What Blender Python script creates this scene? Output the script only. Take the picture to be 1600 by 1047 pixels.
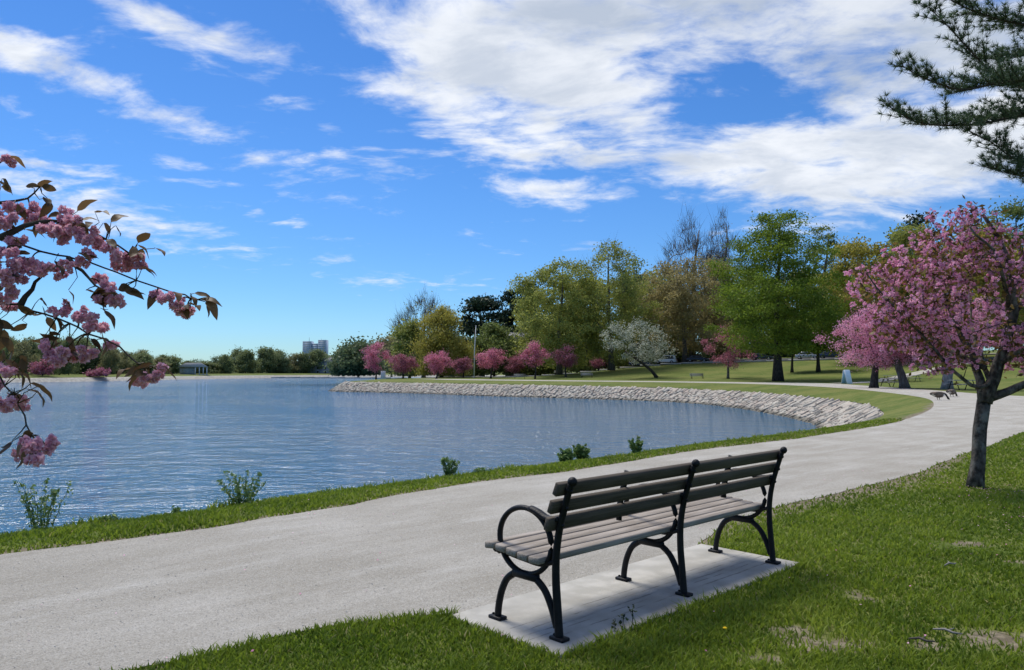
import bpy, bmesh, math, random
import numpy as np
from mathutils import Vector, Matrix
from mathutils.geometry import delaunay_2d_cdt

for o in list(bpy.data.objects): bpy.data.objects.remove(o)
SC = bpy.context.scene
COL = SC.collection
R = math.radians

# ------------------------------------------------------------------ camera
EYE = 1.45; FPX = 1180.0; HORIZON = 580.0; CX, CY = 800.0, 523.5
PITCH = math.atan((HORIZON - CY) / FPX)
cam = bpy.data.cameras.new('camera'); cam.sensor_width = 36.0; cam.lens = 36.0 * FPX / 1600.0
cam.clip_start = 0.05; cam.clip_end = 9000
camo = bpy.data.objects.new('camera', cam); COL.objects.link(camo)
camo.location = (0, 0, EYE); camo.rotation_euler = (R(90) + PITCH, 0, 0)
SC.camera = camo

# ------------------------------------------------------------------ sun, sky, exposure
SUN_AZ = R(-38)      # measured from +Y towards +X: the sun stands ahead and to the left
SUN_EL = R(60)
sd = bpy.data.lights.new('sun', 'SUN'); sd.energy = 2.9; sd.angle = R(24.0); sd.color = (1.0, 0.95, 0.87)
suno = bpy.data.objects.new('sun', sd); COL.objects.link(suno)
sdir = Vector((math.sin(SUN_AZ) * math.cos(SUN_EL), math.cos(SUN_AZ) * math.cos(SUN_EL), math.sin(SUN_EL)))
suno.rotation_euler = sdir.to_track_quat('Z', 'Y').to_euler(); suno.location = (-20, 20, 60)
SC.view_settings.view_transform = 'Standard'; SC.view_settings.look = 'None'
SC.view_settings.exposure = 0.5; SC.view_settings.gamma = 1.0
SC.view_settings.use_curve_mapping = False
SC.render.engine = 'CYCLES'
SC.cycles.use_denoising = True
SC.cycles.max_bounces = 6; SC.cycles.diffuse_bounces = 3; SC.cycles.transparent_max_bounces = 4
SC.cycles.caustics_reflective = False; SC.cycles.caustics_refractive = False

W = bpy.data.worlds.new('World'); SC.world = W; W.use_nodes = True

class NT:
    """small node-tree helper"""
    def __init__(s, t): s.t = t; s.n = t.nodes; s.l = t.links
    def new(s, k, **kw):
        n = s.n.new(k)
        for a, b in kw.items(): setattr(n, a, b)
        return n
    def put(s, sock, v):
        if isinstance(v, bpy.types.NodeSocket): s.l.new(v, sock)
        elif v is not None:
            if hasattr(sock, 'default_value'):
                dv = sock.default_value
                if hasattr(dv, '__len__') and not hasattr(v, '__len__'): v = (v,) * len(dv)
                if hasattr(dv, '__len__') and len(dv) == 4 and len(v) == 3: v = (*v, 1)
                sock.default_value = v
    def math(s, op, a, b=None, c=None, clamp=False):
        n = s.new('ShaderNodeMath', operation=op); n.use_clamp = clamp
        for i, v in enumerate((a, b, c)):
            if v is not None: s.put(n.inputs[i], v)
        return n.outputs[0]
    def noise(s, vec, scale, detail=3, rough=0.55, dist=0.0, out='Fac'):
        n = s.new('ShaderNodeTexNoise'); s.put(n.inputs['Vector'], vec)
        n.inputs['Scale'].default_value = scale; n.inputs['Detail'].default_value = detail
        n.inputs['Roughness'].default_value = rough; n.inputs['Distortion'].default_value = dist
        return n.outputs[out]
    def mix(s, f, a, b, blend='MIX'):
        n = s.new('ShaderNodeMix', data_type='RGBA', blend_type=blend)
        s.put(n.inputs[0], f); s.put(n.inputs[6], a); s.put(n.inputs[7], b)
        return n.outputs[2]
    def smooth(s, v, lo, hi, a=0.0, b=1.0, kind='SMOOTHSTEP'):
        n = s.new('ShaderNodeMapRange', interpolation_type=kind); s.put(n.inputs[0], v)
        for i, q in enumerate((lo, hi, a, b)): s.put(n.inputs[1 + i], q)
        return n.outputs[0]
    def mapping(s, vec, loc=(0,0,0), rot=(0,0,0), sc=(1,1,1), kind='POINT'):
        n = s.new('ShaderNodeMapping', vector_type=kind); s.put(n.inputs[0], vec)
        n.inputs[1].default_value = loc; n.inputs[2].default_value = rot; n.inputs[3].default_value = sc
        return n.outputs[0]

def ray(px, py):
    cp, sp = math.cos(PITCH), math.sin(PITCH)
    x, u, f = px - CX, CY - py, FPX
    return Vector((x, f * cp - u * sp, f * sp + u * cp)).normalized()
def G(px, py, z=0.0):
    d = ray(px, py); t = (z - EYE) / d.z
    return Vector((d.x * t, d.y * t, z))
def D(px, py, depth):
    d = ray(px, py); t = depth / d.y
    return Vector((d.x * t, depth, EYE + d.z * t))

def build_sky():
    g = NT(W.node_tree); g.n.clear()
    out = g.new('ShaderNodeOutputWorld'); bg = g.new('ShaderNodeBackground'); bg.inputs[1].default_value = 0.1
    g.l.new(bg.outputs[0], out.inputs[0])
    sky = g.new('ShaderNodeTexSky', sky_type='NISHITA'); sky.sun_disc = False
    sky.sun_elevation = SUN_EL; sky.sun_rotation = SUN_AZ
    sky.air_density = 1.0; sky.dust_density = 0.15; sky.ozone_density = 2.5; sky.altitude = 50
    hs = g.new('ShaderNodeHueSaturation'); hs.inputs['Saturation'].default_value = 1.2; hs.inputs['Value'].default_value = 1.0
    g.l.new(sky.outputs[0], hs.inputs['Color'])
    tc = g.new('ShaderNodeTexCoord').outputs['Generated']
    sp = g.new('ShaderNodeSeparateXYZ'); g.l.new(tc, sp.inputs[0])
    az = g.math('ARCTAN2', sp.outputs[0], sp.outputs[1]); el = g.math('ARCSINE', sp.outputs[2])
    ae = g.new('ShaderNodeCombineXYZ'); g.put(ae.inputs[0], az); g.put(ae.inputs[1], el); ae = ae.outputs[0]
    tint = g.mix(g.smooth(el, 0.0, 0.30), (0.42, 0.64, 0.92), (0.50, 0.71, 0.96))
    blue = g.mix(1.0, hs.outputs[0], tint, 'MULTIPLY')
    zz = g.math('ADD', g.math('MAXIMUM', sp.outputs[2], 0.0), 0.16)
    pv = g.new('ShaderNodeCombineXYZ')
    g.put(pv.inputs[0], g.math('DIVIDE', sp.outputs[0], zz)); g.put(pv.inputs[1], g.math('DIVIDE', sp.outputs[1], zz)); pv = pv.outputs[0]
    wv = g.noise(pv, 1.3, 3, out='Color')
    va = g.new('ShaderNodeVectorMath', operation='MULTIPLY_ADD'); g.put(va.inputs[0], wv); va.inputs[1].default_value = (0.35, 0.35, 0.35); g.put(va.inputs[2], pv)
    f1 = g.noise(va.outputs[0], 2.6, 8, 0.58)
    f2 = g.noise(g.mapping(va.outputs[0], (3.1, 1.7, 0), (0, 0, R(20)), (1.0, 1.5, 1)), 6.0, 7, 0.62)
    # warp of the blobs' own coordinates so their outlines are ragged
    w2 = g.noise(pv, 2.2, 5, 0.6, out='Color')
    vb = g.new('ShaderNodeVectorMath', operation='MULTIPLY_ADD'); g.put(vb.inputs[0], w2); vb.inputs[1].default_value = (0.10, 0.05, 0); 
    vs = g.new('ShaderNodeVectorMath', operation='ADD'); g.put(vs.inputs[0], ae); vs.inputs[1].default_value = (-0.05, -0.025, 0)
    g.put(vb.inputs[2], vs.outputs[0]); ae = vb.outputs[0]
    blobs = [ # px, py, half width px, half height px, tilt, weight
        (1250, -40, 850, 140, 0, 1.0), (1480, 130, 260, 130, 0, .85), (1400, 265, 360, 80, 4, .92), (1080, 235, 240, 58, 6, .7),
        (760, 60, 260, 80, 8, .66), (690, 130, 220, 56, 4, .62), (745, 195, 170, 34, 4, .58), (960, 150, 240, 60, 4, .70), (900, 235, 230, 40, 6, .48),
        (370, 72, 120, 52, 14, .85), (220, 10, 120, 34, 18, .7), (85, 105, 250, 40, 15, .6), (10, 55, 90, 40, 20, .5),
        (470, 165, 75, 20, 4, .55), (515, 195, 40, 14, 8, .5), (365, 245, 70, 20, -8, .16), (495, 258, 50, 13, 4, .28),
        (855, 300, 160, 34, 4, .72), (395, 338, 26, 14, -20, .5), (445, 347, 34, 10, -6, .45), (800, 245, 80, 22, 5, .5),
        (110, 315, 270, 46, 16, .42), (400, 398, 300, 26, 9, .22), (600, 435, 260, 16, 6, .16), (20, 243, 90, 14, 10, .42),
        (1225, 140, 95, 60, 25, -.42), (1130, 165, 130, 22, 6, -.3), (1280, 80, 40, 50, 0, -.2), (590, 88, 70, 26, 8, -.35), (1130, 110, 130, 28, -4, -.25)]
    cov = None
    for (px, py, hw, hh, tilt, w) in blobs:
        d = ray(px, py); a0 = math.atan2(d.x, d.y); e0 = math.asin(d.z)
        m = g.mapping(ae, (a0, e0, 0), (0, 0, R(-tilt)), (hw / FPX, hh / FPX, 1), 'TEXTURE')
        ln = g.new('ShaderNodeVectorMath', operation='LENGTH'); g.put(ln.inputs[0], m)
        b = g.smooth(ln.outputs['Value'], 1.25, 0.0, 0.0, w)
        cov = b if cov is None else g.math('ADD', cov, b)
    high = g.smooth(el, 0.42, 0.75, 0.0, 0.42)            # broken cloud goes on overhead
    cov = g.math('ADD', g.math('MINIMUM', cov, 1.05), high)
    cov = g.math('SUBTRACT', cov, g.smooth(el, 0.16, 0.03, 0.0, 0.45))
    nn = g.math('ADD', g.math('MULTIPLY', f1, 1.25), g.math('MULTIPLY', f2, 1.25))
    dens = g.math('ADD', cov, g.math('MULTIPLY', g.math('SUBTRACT', nn, 1.30), 1.5))
    mask = g.smooth(dens, 0.05, 0.95)
    mask = g.math('MULTIPLY', mask, 0.95)
    f3 = g.noise(g.mapping(va.outputs[0], (7, 2, 0), (0, 0, 0), (1, 1.5, 1)), 3.3, 6, 0.6)
    shade = g.smooth(g.math('ADD', g.math('MULTIPLY', g.math('MINIMUM', dens, 1.3), 0.35), g.math('ADD', g.math('MULTIPLY', f3, 1.3), g.math('MULTIPLY', f2, -.5))), 0.44, 1.02)
    gb = None
    for (px, py, hw, hh, w) in ((1300, 50, 420, 90, .38), (1370, 150, 150, 60, .3), (1000, 30, 300, 50, .3), (1420, 290, 300, 40, .25)):
        d = ray(px, py); m = g.mapping(ae, (math.atan2(d.x, d.y), math.asin(d.z), 0), (0, 0, 0), (hw / FPX, hh / FPX, 1), 'TEXTURE')
        ln = g.new('ShaderNodeVectorMath', operation='LENGTH'); g.put(ln.inputs[0], m); b = g.smooth(ln.outputs['Value'], 1.3, 0.0, 0.0, w); gb = b if gb is None else g.math('ADD', gb, b)
    shade = g.math('ADD', g.math('MULTIPLY', shade, 0.8), g.math('MULTIPLY', gb, g.smooth(f1, 0.3, 0.6, 0.5, 1.2)), clamp=True)
    ccol = g.mix(shade, (6.9, 7.1, 7.4), (3.7, 4.2, 5.0))
    g.put(bg.inputs[0], g.mix(mask, blue, ccol))
build_sky()

# ------------------------------------------------------------------ object helpers
def tag(o, label=None, cat=None, group=None, kind=None):
    if label: o['label'] = label
    if cat: o['category'] = cat
    if group: o['group'] = group
    if kind: o['kind'] = kind
    return o
def empty(name, loc=(0,0,0), rz=0.0):
    o = bpy.data.objects.new(name, None); COL.objects.link(o); o.empty_display_size = 0.2
    o.location = loc; o.rotation_euler = (0, 0, rz); return o
def link(name, me, parent=None, loc=None, rot=None, sc=None):
    o = bpy.data.objects.new(name, me); COL.objects.link(o)
    if parent is not None: o.parent = parent
    if loc is not None: o.location = loc
    if rot is not None: o.rotation_euler = rot
    if sc is not None: o.scale = sc
    return o
def np_mesh(name, V, F, mats, vals=None, mi=None, smooth=False):
    """V (n,3); F list of int arrays (m,k); vals one float per face"""
    if not isinstance(F, (list, tuple)): F = [F]
    F = [np.asarray(f, dtype=np.int32) for f in F if len(f)]
    me = bpy.data.meshes.new(name); V = np.asarray(V, dtype=np.float32)
    nl = sum(f.size for f in F); nf = sum(len(f) for f in F)
    me.vertices.add(len(V)); me.vertices.foreach_set('co', V.ravel())
    me.loops.add(nl); me.loops.foreach_set('vertex_index', np.concatenate([f.ravel() for f in F]))
    me.polygons.add(nf)
    tot = np.concatenate([np.full(len(f), f.shape[1], dtype=np.int32) for f in F])
    st = np.concatenate([[0], np.cumsum(tot)[:-1]]).astype(np.int32)
    me.polygons.foreach_set('loop_start', st); me.polygons.foreach_set('loop_total', tot)
    for m in (mats if isinstance(mats, (list, tuple)) else [mats]): me.materials.append(m)
    if mi is not None: me.polygons.foreach_set('material_index', np.asarray(mi, dtype=np.int32))
    if smooth: me.polygons.foreach_set('use_smooth', np.ones(nf, dtype=bool))
    if vals is not None:
        a = me.attributes.new('v', 'FLOAT', 'FACE'); a.data.foreach_set('value', np.asarray(vals, dtype=np.float32))
    me.update(calc_edges=True); me.validate()
    return me
class MB:
    """collects quads / tris, builds ONE mesh"""
    def __init__(s): s.v = []; s.q = []; s.t = []; s.n = 0
    def add(s, V, Q=None, T=None):
        V = np.asarray(V, dtype=float).reshape(-1, 3)
        if Q is not None and len(Q): s.q.append(np.asarray(Q) + s.n)
        if T is not None and len(T): s.t.append(np.asarray(T) + s.n)
        s.v.append(V); s.n += len(V)
    def box(s, c, size, M=None, jit=0.0, rng=None):
        x, y, z = [q / 2 for q in size]
        V = np.array([(-x,-y,-z),(x,-y,-z),(x,y,-z),(-x,y,-z),(-x,-y,z),(x,-y,z),(x,y,z),(-x,y,z)], dtype=float)
        if jit: V += rng.normal(0, jit, V.shape)
        if M is not None: V = V @ np.array(M).T
        s.add(V + np.array(c), [(0,3,2,1),(4,5,6,7),(0,1,5,4),(1,2,6,5),(2,3,7,6),(3,0,4,7)])
    def tube(s, P, rad, k=6, flat=1.0, cap=True):
        P = np.asarray(P, dtype=float); n = len(P); rad = np.broadcast_to(np.asarray(rad, dtype=float), (n,))
        T = np.gradient(P, axis=0); T /= (np.linalg.norm(T, axis=1, keepdims=True) + 1e-9)
        up = np.array((0.0, 0.0, 1.0)) if abs(T[:, 2]).mean() < 0.9 else np.array((1.0, 0.0, 0.0))
        A = np.cross(T, up); A /= (np.linalg.norm(A, axis=1, keepdims=True) + 1e-9); B = np.cross(A, T)
        th = np.arange(k) * 2 * np.pi / k
        V = P[:, None] + rad[:, None, None] * (np.cos(th)[None, :, None] * A[:, None] * flat + np.sin(th)[None, :, None] * B[:, None])
        i = np.arange(n - 1)[:, None] * k; j = np.arange(k)[None]; j2 = (j + 1) % k
        Q = np.stack([i + j, i + j2, i + k + j2, i + k + j], -1).reshape(-1, 4)
        V = V.reshape(-1, 3); Tt = None
        if cap:
            V = np.vstack([V, P[:1], P[-1:]]); a, b = n * k, n * k + 1; jj = np.arange(k); j3 = (jj + 1) % k
            Tt = np.vstack([np.stack([jj * 0 + a, j3, jj], -1), np.stack([jj * 0 + b, (n - 1) * k + jj, (n - 1) * k + j3], -1)])
        s.add(V, Q, Tt)
    def ball(s, c, r, nu=8, nv=5, sc=(1,1,1)):
        V = [(0, 0, 1)]
        for i in range(1, nv):
            a = math.pi * i / nv
            V += [(math.sin(a) * math.cos(2*math.pi*j/nu), math.sin(a) * math.sin(2*math.pi*j/nu), math.cos(a)) for j in range(nu)]
        V.append((0, 0, -1)); Q, T = [], []
        for j in range(nu):
            T.append((0, 1 + j, 1 + (j+1) % nu))
            e = 1 + (nv-2) * nu; T.append((len(V)-1, e + (j+1) % nu, e + j))
            for i in range(nv - 2):
                b = 1 + i * nu; Q.append((b + j, b + nu + j, b + nu + (j+1) % nu, b + (j+1) % nu))
        s.add(np.array(V) * r * np.array(sc) + np.array(c), Q, T)
    def prism(s, poly, y0, y1):
        """poly in (x,z), extruded along y"""
        n = len(poly); V = [(p[0], y0, p[1]) for p in poly] + [(p[0], y1, p[1]) for p in poly]
        s.add(V, [(i, (i+1) % n, n + (i+1) % n, n + i) for i in range(n)],
              [(0, i+1, i) for i in range(1, n-1)] + [(n, n+i, n+i+1) for i in range(1, n-1)])
    def mesh(s, name, mat, smooth=False, vals=None):
        F = []
        if s.q: F.append(np.vstack(s.q))
        if s.t: F.append(np.vstack(s.t))
        return np_mesh(name, np.vstack(s.v), F, mat, vals, None, smooth)
    def build(s, name, mat, parent=None, smooth=False, bevel=0.0, **kw):
        me = s.mesh(name, mat, smooth)
        if bevel:
            bm = bmesh.new(); bm.from_mesh(me)
            bmesh.ops.bevel(bm, geom=list(bm.edges), offset=bevel, segments=1, affect='EDGES', profile=0.5)
            bmesh.ops.recalc_face_normals(bm, faces=bm.faces); bm.to_mesh(me); bm.free()
        return link(name, me, parent, **kw)

# ------------------------------------------------------------------ materials
MATS = {}
def mat(name, c1, c2=None, scale=4.0, rough=0.8, bump=0.0, bscale=40.0, spec=0.3, detail=4, c3=None, scale3=0.6, metal=0.0, stretch=None, amount=(0.35, 0.65)):
    m = bpy.data.materials.new(name); m.use_nodes = True; g = NT(m.node_tree)
    b = g.n['Principled BSDF']; b.inputs['Roughness'].default_value = rough
    b.inputs['Specular IOR Level'].default_value = spec; b.inputs['Metallic'].default_value = metal
    tc = g.new('ShaderNodeTexCoord').outputs['Object']
    if stretch: tc = g.mapping(tc, sc=stretch)
    col = c1
    if c2 is not None:
        col = g.mix(g.smooth(g.noise(tc, scale, detail), amount[0], amount[1]), c1, c2)
    if c3 is not None:
        col = g.mix(g.smooth(g.noise(tc, scale3, 3), 0.45, 0.7), col, c3)
    g.put(b.inputs['Base Color'], col)
    if bump:
        bp = g.new('ShaderNodeBump'); bp.inputs['Strength'].default_value = bump; bp.inputs['Distance'].default_value = 0.02
        g.put(bp.inputs['Height'], g.noise(tc, bscale, 5)); g.put(b.inputs['Normal'], bp.outputs[0])
    MATS[name] = m; return m
def leafmat(name, dark, light, trans=0.45, rough=0.6, tip=None, tipamt=0.0):
    """colour varies face by face through the attribute v"""
    m = bpy.data.materials.new(name); m.use_nodes = True; g = NT(m.node_tree)
    b = g.n['Principled BSDF']; out = g.n['Material Output']
    b.inputs['Roughness'].default_value = rough; b.inputs['Specular IOR Level'].default_value = 0.25
    at = g.new('ShaderNodeAttribute', attribute_name='v').outputs['Fac']
    col = g.mix(at, dark, light)
    if tip is not None: col = g.mix(g.smooth(at, 1.0 - tipamt - 0.02, 1.0 - tipamt + 0.02), col, tip)
    g.put(b.inputs['Base Color'], col)
    tr = g.new('ShaderNodeBsdfTranslucent'); g.put(tr.inputs[0], col)
    mx = g.new('ShaderNodeMixShader'); mx.inputs[0].default_value = trans
    g.l.new(b.outputs[0], mx.inputs[1]); g.l.new(tr.outputs[0], mx.inputs[2]); g.l.new(mx.outputs[0], out.inputs[0])
    MATS[name] = m; return m

mat('bark', (0.075, 0.062, 0.05), (0.15, 0.135, 0.115), 7, 0.9, 0.9, 18, stretch=(1, 1, 0.35))
mat('bark_dark', (0.03, 0.025, 0.02), (0.07, 0.06, 0.048), 6, 0.9, 0.8, 20, stretch=(1, 1, 0.4))
mat('bark_pale', (0.2, 0.19, 0.17), (0.32, 0.3, 0.28), 4, 0.9, 0.6, 12, stretch=(1, 1, 0.4))
mat('bark_cherry', (0.035, 0.029, 0.024), (0.12, 0.10, 0.08), 16, 0.9, 1.0, 34, c3=(0.22, 0.205, 0.17), scale3=9, stretch=(1, 1, 0.7), spec=.1)
mat('twig', (0.12, 0.1, 0.085), (0.2, 0.17, 0.15), 2)
mat('iron', (0.006, 0.006, 0.007), (0.011, 0.011, 0.012), 30, 0.5, 0.25, 120, spec=0.22)
mat('bolt', (0.25, 0.25, 0.25), None, rough=0.4, metal=0.8)
mat('concrete', (0.36, 0.345, 0.305), (0.46, 0.44, 0.395), 5, 0.9, 0.35, 160, c3=(0.31, 0.295, 0.26), scale3=1.8)
mat('embankment_soil', (0.27, 0.245, 0.20), (0.38, 0.345, 0.29), 2.0, 0.95, 0.8, 6)
mat('stone_far', (0.42, 0.40, 0.35), (0.27, 0.25, 0.22), 1.3, 0.95, 0.6, 4)
mat('asphalt', (0.05, 0.05, 0.052), (0.07, 0.07, 0.07), 3, 0.9)
mat('kerb', (0.42, 0.41, 0.39), (0.36, 0.35, 0.33), 3, 0.9)
mat('white_paint', (0.75, 0.75, 0.74), (0.66, 0.66, 0.66), 3, 0.6)
mat('sign_panel', (0.74, 0.83, 0.9), (0.66, 0.78, 0.87), 4, 0.45)
mat('sign_shade', (0.36, 0.62, 0.80), None, rough=0.5)
mat('roof_grey', (0.20, 0.20, 0.21), (0.27, 0.27, 0.28), 2, 0.85)
mat('siding', (0.50, 0.49, 0.46), (0.42, 0.41, 0.39), 1, 0.8)
mat('glass', (0.02, 0.025, 0.03), None, rough=0.08, spec=0.6)
mat('tower_wall_hazed', (0.40, 0.48, 0.58), (0.36, 0.44, 0.55), 0.1, 0.5)  # distance haze is mixed into the tower's wall and glass colours as blue
mat('tower_glass_hazed', (0.25, 0.35, 0.48), (0.29, 0.39, 0.52), 0.2, 0.25, spec=0.5)
mat('car_white', (0.7, 0.7, 0.7), None, rough=0.25, spec=0.5)
mat('car_black', (0.012, 0.012, 0.014), None, rough=0.2, spec=0.5)
mat('car_silver', (0.42, 0.43, 0.44), None, rough=0.28, spec=0.5, metal=0.4)
mat('car_blue', (0.03, 0.05, 0.10), None, rough=0.25, spec=0.5)
mat('tyre', (0.012, 0.012, 0.012), None, rough=0.8)
mat('rim', (0.35, 0.35, 0.36), None, rough=0.35, metal=0.7)
mat('lamp_red', (0.35, 0.01, 0.01), None, rough=0.3)
mat('lamp_clear', (0.7, 0.7, 0.7), None, rough=0.2)
mat('goose_brown', (0.10, 0.075, 0.055), (0.18, 0.14, 0.11), 14, 0.8)
mat('goose_black', (0.012, 0.012, 0.012), None, rough=0.6)
mat('goose_white', (0.55, 0.52, 0.48), None, rough=0.8)
mat('pale_plank', (0.44, 0.42, 0.38), (0.34, 0.32, 0.29), 3, 0.85, stretch=(0.3, 4, 4))
mat('pole_paint', (0.62, 0.62, 0.6), None, rough=0.5)
mat('dandelion', (0.8, 0.55, 0.01), (0.7, 0.42, 0.01), 200, 0.8)

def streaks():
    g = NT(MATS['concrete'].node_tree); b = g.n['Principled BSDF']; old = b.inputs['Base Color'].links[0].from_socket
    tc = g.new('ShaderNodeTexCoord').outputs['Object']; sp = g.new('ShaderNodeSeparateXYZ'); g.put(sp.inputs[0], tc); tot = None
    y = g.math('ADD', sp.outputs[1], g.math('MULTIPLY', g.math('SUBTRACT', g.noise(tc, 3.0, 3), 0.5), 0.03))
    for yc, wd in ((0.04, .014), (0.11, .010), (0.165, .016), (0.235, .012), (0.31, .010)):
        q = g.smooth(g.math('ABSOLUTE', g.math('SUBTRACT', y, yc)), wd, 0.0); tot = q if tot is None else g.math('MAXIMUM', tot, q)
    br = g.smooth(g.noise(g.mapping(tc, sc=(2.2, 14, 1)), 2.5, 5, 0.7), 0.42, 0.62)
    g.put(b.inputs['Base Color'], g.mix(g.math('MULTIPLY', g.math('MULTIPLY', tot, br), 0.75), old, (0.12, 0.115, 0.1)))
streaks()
def wood_mat(nm, ca, cb_, cc):
    m = bpy.data.materials.new(nm); m.use_nodes = True; g = NT(m.node_tree); b = g.n['Principled BSDF']
    tc = g.new('ShaderNodeTexCoord').outputs['Object']; oi = g.new('ShaderNodeObjectInfo').outputs['Random']
    sv = g.new('ShaderNodeVectorMath', operation='ADD'); g.put(sv.inputs[0], tc)
    cb = g.new('ShaderNodeCombineXYZ'); g.put(cb.inputs[1], g.math('MULTIPLY', oi, 7.0)); g.put(sv.inputs[1], cb.outputs[0])
    gr = g.noise(g.mapping(sv.outputs[0], sc=(1.2, 60, 60)), 2.0, 6, 0.65, 0.4)
    big = g.noise(g.mapping(sv.outputs[0], sc=(1.0, 5, 5)), 3.0, 3)
    c = g.mix(g.smooth(gr, 0.3, 0.7), ca, cb_)
    c = g.mix(g.math('MULTIPLY', g.smooth(big, 0.45, 0.75), 0.6), c, cc)
    g.put(b.inputs['Base Color'], c); b.inputs['Roughness'].default_value = 0.75; b.inputs['Specular IOR Level'].default_value = 0.35
    bp = g.new('ShaderNodeBump'); bp.inputs['Strength'].default_value = 0.35; bp.inputs['Distance'].default_value = 0.004
    g.put(bp.inputs['Height'], gr); g.put(b.inputs['Normal'], bp.outputs[0]); MATS[nm] = m
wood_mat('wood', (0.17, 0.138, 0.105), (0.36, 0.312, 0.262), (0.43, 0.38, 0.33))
wood_mat('wood_shaded', (0.045, 0.034, 0.022), (0.10, 0.08, 0.058), (0.125, 0.10, 0.08))  # back slats: same wood, with the shade on their rear side darkened into the colour
def stone_mat():
    m = bpy.data.materials.new('embankment_stone'); m.use_nodes = True; g = NT(m.node_tree); b = g.n['Principled BSDF']
    tc = g.new('ShaderNodeTexCoord').outputs['Object']; oi = g.new('ShaderNodeObjectInfo').outputs['Random']
    at = g.new('ShaderNodeAttribute', attribute_name='v').outputs['Fac']
    r = g.math('FRACT', g.math('ADD', oi, at))
    cr = g.new('ShaderNodeValToRGB'); cr.color_ramp.interpolation = 'LINEAR'
    el = cr.color_ramp.elements; el[0].position = 0; el[0].color = (0.29, 0.26, 0.215, 1); el[1].position = 1; el[1].color = (0.53, 0.49, 0.41, 1)
    for p, c in ((0.3, (0.49, 0.445, 0.37, 1)), (0.55, (0.43, 0.35, 0.285, 1)), (0.75, (0.37, 0.345, 0.30, 1))):
        e = el.new(p); e.color = c
    g.put(cr.inputs[0], r)
    c = g.mix(g.smooth(g.noise(tc, 5, 5), 0.35, 0.7), cr.outputs[0], (0.25, 0.23, 0.2)); 
    c = g.mix(0.45, c, cr.outputs[0])
    gp = g.new('ShaderNodeNewGeometry').outputs['Position']; sz = g.new('ShaderNodeSeparateXYZ'); g.put(sz.inputs[0], gp)
    wet = g.smooth(g.math('ADD', sz.outputs[2], g.math('MULTIPLY', g.noise(gp, 1.5, 3), 0.35)), -1.72, -1.5, 0.75, 0.0)
    c = g.mix(wet, c, (0.085, 0.078, 0.055))
    g.put(b.inputs['Base Color'], c); b.inputs['Roughness'].default_value = 0.92; b.inputs['Specular IOR Level'].default_value = 0.2
    bp = g.new('ShaderNodeBump'); bp.inputs['Strength'].default_value = 0.7; bp.inputs['Distance'].default_value = 0.05
    g.put(bp.inputs['Height'], g.noise(tc, 7, 6)); g.put(b.inputs['Normal'], bp.outputs[0]); MATS['stone'] = m
stone_mat()
def ground_mat():
    m = bpy.data.materials.new('lawn'); m.use_nodes = True; g = NT(m.node_tree); b = g.n['Principled BSDF']
    tc = g.new('ShaderNodeTexCoord').outputs['Object']
    soil = g.new('ShaderNodeAttribute', attribute_name='soil').outputs['Fac']
    n1 = g.noise(tc, 0.22, 4); n2 = g.noise(tc, 2.3, 5); n3 = g.noise(tc, 55, 3)
    c = g.mix(g.smooth(n1, 0.35, 0.65), (0.085, 0.125, 0.02), (0.155, 0.17, 0.042))
    c = g.mix(g.math('MULTIPLY', g.smooth(n2, 0.42, 0.75), 0.7), c, (0.195, 0.195, 0.06))
    c = g.mix(g.math('MULTIPLY', g.smooth(n3, 0.4, 0.75), 0.5), c, (0.035, 0.055, 0.012))
    sc_ = g.mix(g.smooth(g.noise(tc, 9, 4), 0.35, 0.7), (0.14, 0.115, 0.078), (0.26, 0.225, 0.16))
    sf = g.smooth(g.math('ADD', soil, g.math('MULTIPLY', g.math('SUBTRACT', g.noise(tc, 5, 5), 0.5), 0.9)), 0.35, 0.62)
    c = g.mix(sf, c, sc_)
    g.put(b.inputs['Base Color'], c); b.inputs['Roughness'].default_value = 0.9; b.inputs['Specular IOR Level'].default_value = 0.15
    bp = g.new('ShaderNodeBump'); bp.inputs['Strength'].default_value = 0.6; bp.inputs['Distance'].default_value = 0.03
    g.put(bp.inputs['Height'], g.noise(tc, 30, 5)); g.put(b.inputs['Normal'], bp.outputs[0]); MATS['lawn'] = m
ground_mat()
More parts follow.
